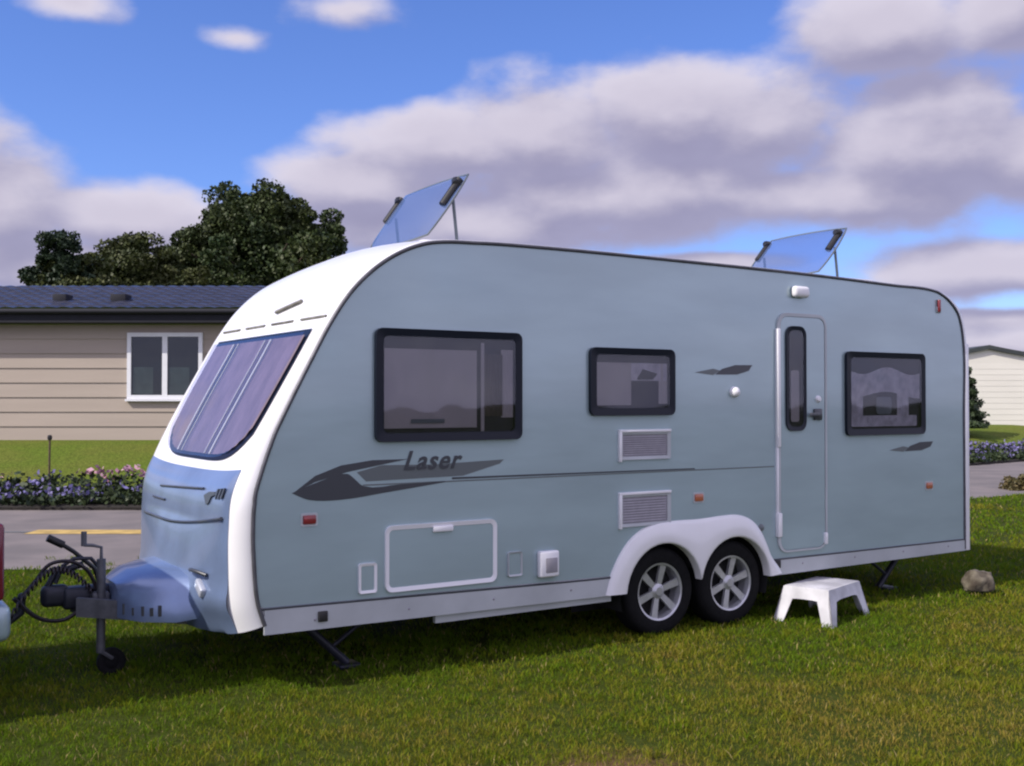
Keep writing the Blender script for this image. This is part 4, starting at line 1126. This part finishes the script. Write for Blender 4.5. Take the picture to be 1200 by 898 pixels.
tree('pine_tree', 'dark pine with layered branches and gaps, leftmost of the trees', 'tree', -21.3,50,.8,9.0,.2,
     [(.3,0,8.2,.75,.38),(-.1,0,7.6,.55,.3),(.4,.1,7.35,.7,.35),(-.85,0,6.6,.50,.28),(.9,.1,6.7,.65,.4),(.4,0,6.2,.6,.5),(1.0,0,5.5,.8,.5),(-1.3,0,4.3,.6,.3),(-.4,0,4.3,.9,.5),(.6,0,4.4,1.0,.7),(-1.0,0,3.2,1.4,.6),(.6,.0,3.2,1.4,.8)], 42000,.16,M['pine'],11,8,fat=1.55,up=.0)
# conifer by the right home
rt = root('conifer_tree', 'narrow green conifer at the rear corner of the caravan, before the cream mobile home', 'tree', W(14.05,34,.72), HEAD)
obj('trunk', tube(BM(), [(0,0,-.2),(0,0,1.5),(0,0,2.3)], [.07,.05,.015], 8), M['bark'], rt, 60)
rg = np.random.default_rng(21); n = 14000; zz = rg.uniform(0,1,n)**1.3; a = rg.uniform(0,2*math.pi,n)
lob = 1+.18*np.sin(a*5+zz*30)+.15*np.sin(zz*46)
rr_ = (.75*(1-zz)**.8+.03)*np.sqrt(rg.uniform(.25,1,n))*lob
P = np.stack([rr_*np.cos(a), rr_*np.sin(a), .1+zz*2.5],1)
quads_mesh('crown', leaves(P,.10,rg), M['conif'], rt)
# low dry shrub by the road on the right edge
rt = root('low_shrub', 'small brown green shrub at the edge of the road on the right', 'shrub', W(9.42,20.0,0), HEAD)
obj('stem', tube(BM(), [(0,0,-.05),(.02,0,.15)], [.02,.01], 6), M['bark'], rt)
n = 2600; d = rg.normal(size=(n,3)); d /= np.linalg.norm(d,axis=1,keepdims=True); d[:,2] = np.abs(d[:,2])
P = d*rg.uniform(.4,1,(n,1))*np.array([.33,.3,.26])*(1+.3*np.sin(d[:,:1]*7))
quads_mesh('foliage', leaves(P,.06,rg), M['shrub'], rt)
# stake in the raised lawn
stake = root('garden_stake', 'thin wooden stake with a dark knob standing behind the flower bed', 'stake', W(-7.70,18.0,.20), HEAD)
obj('post', tube(BM(), [(0,0,-.2),(.01,0,.80)], .018, 8), M['wood'], stake, 60)
bm = BM(); lathe(bm, [(.0001,-.045),(.03,-.04),(.04,0),(.03,.04),(.0001,.045)], 12, 0,0,0)
k_ = obj('cap', bm, M['black'], stake, 60); k_.rotation_euler[0] = R(90); k_.location = (.01,0,.84)

# ------------------------------------------------------------------ light
SUN_EL, SUN_AZ_DIR = 42.0, Vector((-1.0, .012, 0)).normalized()     # horizontal direction towards the sun
el = R(SUN_EL)
sd = bpy.data.lights.new('sun','SUN'); sd.energy = 4.9; sd.angle = R(.5); sd.color = (1,.93,.84)
so = bpy.data.objects.new('sun', sd); C.objects.link(so)
to_sun = Vector((SUN_AZ_DIR.x*math.cos(el), SUN_AZ_DIR.y*math.cos(el), math.sin(el)))
so.rotation_euler = to_sun.to_track_quat('Z','Y').to_euler(); so.location = (-20,0,20)

w = bpy.data.worlds.new('World'); sc.world = w; w.use_nodes = True
nt = w.node_tree; N = nt.nodes; L = nt.links; bg = N['Background']
sky = N.new('ShaderNodeTexSky'); sky.sky_type = 'NISHITA'; sky.sun_disc = False
sky.sun_elevation = el; sky.sun_rotation = math.atan2(to_sun.x, to_sun.y)
sky.air_density = 1.0; sky.dust_density = .3; sky.ozone_density = 4.5
def px(u, v):
    az = math.atan((u-600)/1267); return az, math.atan((470-v)/1267*math.cos(az))
# cloud density as a node group over (azimuth, elevation)
blobs = [(640,165,150,85),(780,135,150,75),(900,150,150,75),(1060,170,190,85),(720,230,300,62),(430,215,140,42),(560,265,260,46),(1000,225,250,52),(1230,190,150,70),
         (1035,25,105,62),(1190,10,80,55),(150,255,150,45),(10,240,80,70),(40,310,150,50),(260,290,170,40),(1150,315,170,38),(1180,375,120,16),(820,308,120,14),(1200,415,260,36,1.0),(1080,385,160,26,.8),
         (520,175,140,60),(85,0,115,40,.48),(272,42,90,32,.42),(390,8,150,48,.47),(-250,180,240,90),(1500,120,200,80),(-500,330,300,60),(1700,300,300,60),(430,-160,200,60),(900,-250,260,70)]
G = bpy.data.node_groups.new('cloud_density','ShaderNodeTree')
G.interface.new_socket('P', in_out='INPUT', socket_type='NodeSocketVector'); G.interface.new_socket('D', in_out='OUTPUT', socket_type='NodeSocketFloat')
gi = G.nodes.new('NodeGroupInput'); go = G.nodes.new('NodeGroupOutput')
def gmath(op, a, b=None, c=None, clamp=False):
    n = G.nodes.new('ShaderNodeMath'); n.operation = op; n.use_clamp = clamp
    for i, v in enumerate((a,b,c)):
        if v is None: continue
        if isinstance(v, (int,float)): n.inputs[i].default_value = v
        else: G.links.new(v, n.inputs[i])
    return n.outputs[0]
nz = G.nodes.new('ShaderNodeTexNoise'); nz.inputs['Scale'].default_value = 9; nz.inputs['Detail'].default_value = 7; nz.inputs['Roughness'].default_value = .50
mp = G.nodes.new('ShaderNodeMapping'); mp.inputs['Scale'].default_value = (1,1.7,1); G.links.new(gi.outputs[0], mp.inputs[0]); G.links.new(mp.outputs[0], nz.inputs['Vector'])
acc = None
for (u,v,rx,ry,*wt) in blobs:
    a, e = px(u,v); k = G.nodes.new('ShaderNodeVectorMath'); k.operation = 'SUBTRACT'; G.links.new(gi.outputs[0], k.inputs[0]); k.inputs[1].default_value = (a,e,0)
    s = G.nodes.new('ShaderNodeVectorMath'); s.operation = 'MULTIPLY'; G.links.new(k.outputs[0], s.inputs[0]); s.inputs[1].default_value = (1267/rx,1267/ry,0)
    d = G.nodes.new('ShaderNodeVectorMath'); d.operation = 'LENGTH'; G.links.new(s.outputs[0], d.inputs[0])
    val = gmath('SUBTRACT', wt[0] if wt else 1.0, d.outputs['Value'])
    acc = val if acc is None else gmath('SMOOTH_MAX', acc, val, .25)
ab = G.nodes.new('ShaderNodeSeparateXYZ'); G.links.new(gi.outputs[0], ab.inputs[0])
mr_ = G.nodes.new('ShaderNodeMapRange'); mr_.interpolation_type = 'SMOOTHSTEP'; G.links.new(gmath('ABSOLUTE', ab.outputs[0]), mr_.inputs[0])
mr_.inputs[1].default_value = .75; mr_.inputs[2].default_value = 1.25; mr_.inputs[3].default_value = -1.2; mr_.inputs[4].default_value = .45  # cloud cover added beyond the view to whiten and lift the ambient light
acc = gmath('SMOOTH_MAX', acc, mr_.outputs[0], .25)
nn = gmath('MULTIPLY_ADD', nz.outputs['Fac'], 1.7, -.85)
dens = gmath('ADD', gmath('MULTIPLY', acc, 1.15), nn)
G.links.new(dens, go.inputs[0])

def wmath(op, a, b=None, c=None, clamp=False):
    n = N.new('ShaderNodeMath'); n.operation = op; n.use_clamp = clamp
    for i, v in enumerate((a,b,c)):
        if v is None: continue
        if isinstance(v, (int,float)): n.inputs[i].default_value = v
        else: L.new(v, n.inputs[i])
    return n.outputs[0]
tc = N.new('ShaderNodeTexCoord')
rot = N.new('ShaderNodeVectorRotate'); rot.rotation_type = 'Z_AXIS'; rot.inputs['Angle'].default_value = -HEAD; L.new(tc.outputs['Generated'], rot.inputs['Vector'])
sep = N.new('ShaderNodeSeparateXYZ'); L.new(rot.outputs[0], sep.inputs[0])
az = wmath('ARCTAN2', sep.outputs[0], sep.outputs[1]); ele = wmath('ARCSINE', sep.outputs[2])
cb = N.new('ShaderNodeCombineXYZ'); L.new(az, cb.inputs[0]); L.new(ele, cb.inputs[1])
g1 = N.new('ShaderNodeGroup'); g1.node_tree = G; L.new(cb.outputs[0], g1.inputs[0])
sh = N.new('ShaderNodeVectorMath'); sh.operation = 'ADD'; sh.inputs[1].default_value = (-.012,.030,0); L.new(cb.outputs[0], sh.inputs[0])
g2 = N.new('ShaderNodeGroup'); g2.node_tree = G; L.new(sh.outputs[0], g2.inputs[0])
def smooth(x, a, b):
    mr = N.new('ShaderNodeMapRange'); mr.interpolation_type = 'SMOOTHSTEP'; L.new(x, mr.inputs[0]); mr.inputs[1].default_value = a; mr.inputs[2].default_value = b; return mr.outputs[0]
cov = smooth(g1.outputs[0], -.15, .46)
lit = wmath('SUBTRACT', g1.outputs[0], g2.outputs[0])
litf = smooth(lit, -.35, .75)
thick = smooth(g1.outputs[0], .1, 1.0)
ramp = N.new('ShaderNodeMix'); ramp.data_type = 'RGBA'; L.new(litf, ramp.inputs[0])
ramp.inputs['A'].default_value = (.39,.37,.53,1); ramp.inputs['B'].default_value = (.76,.71,.82,1)
dk = N.new('ShaderNodeMix'); dk.data_type = 'RGBA'; dk.blend_type = 'MULTIPLY'; L.new(thick, dk.inputs[0]); L.new(ramp.outputs['Result'], dk.inputs['A']); dk.inputs['B'].default_value = (.86,.85,.87,1)
skc = N.new('ShaderNodeMix'); skc.data_type = 'RGBA'; skc.blend_type = 'MULTIPLY'; skc.inputs[0].default_value = 1; L.new(sky.outputs[0], skc.inputs['A']); skc.inputs['B'].default_value = (.10,.10,.10,1)
mixc = N.new('ShaderNodeMix'); mixc.data_type = 'RGBA'; L.new(wmath('MULTIPLY', cov, .96), mixc.inputs[0]); L.new(skc.outputs['Result'], mixc.inputs['A']); L.new(dk.outputs['Result'], mixc.inputs['B'])
SKYTINT = skc.inputs['B']
gain = wmath('MULTIPLY_ADD', wmath('MULTIPLY', smooth(wmath('ABSOLUTE', az), .9, 1.6), cov), 1.0, 1.0)  # unseen clouds to the sides and behind brightened as extra fill light
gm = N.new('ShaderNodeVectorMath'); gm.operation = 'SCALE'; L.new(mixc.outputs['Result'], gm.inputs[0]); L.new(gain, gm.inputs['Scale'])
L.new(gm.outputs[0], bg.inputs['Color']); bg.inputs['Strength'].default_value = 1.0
SKYTINT.default_value = (.106,.119,.181,1)

# ------------------------------------------------------------------ camera
cam = bpy.data.cameras.new('camera'); co = bpy.data.objects.new('camera', cam); C.objects.link(co)
cam.sensor_width = 36; cam.lens = 38.01; cam.clip_end = 2000; cam.clip_start = .05
co.location = (CX, CY, CH)
fwd = Vector((FX, FY, math.tan(R(.95)))).normalized()
co.rotation_euler = fwd.to_track_quat('-Z','Y').to_euler()
sc.camera = co
sc.view_settings.view_transform = 'Standard'; sc.view_settings.look = 'None'; sc.view_settings.exposure = 0; sc.view_settings.gamma = 1
sc.render.engine = 'CYCLES'
sc.cycles.use_denoising = True
sc.cycles.max_bounces = 6; sc.cycles.transparent_max_bounces = 12
sc.cycles.filter_width = 2.2
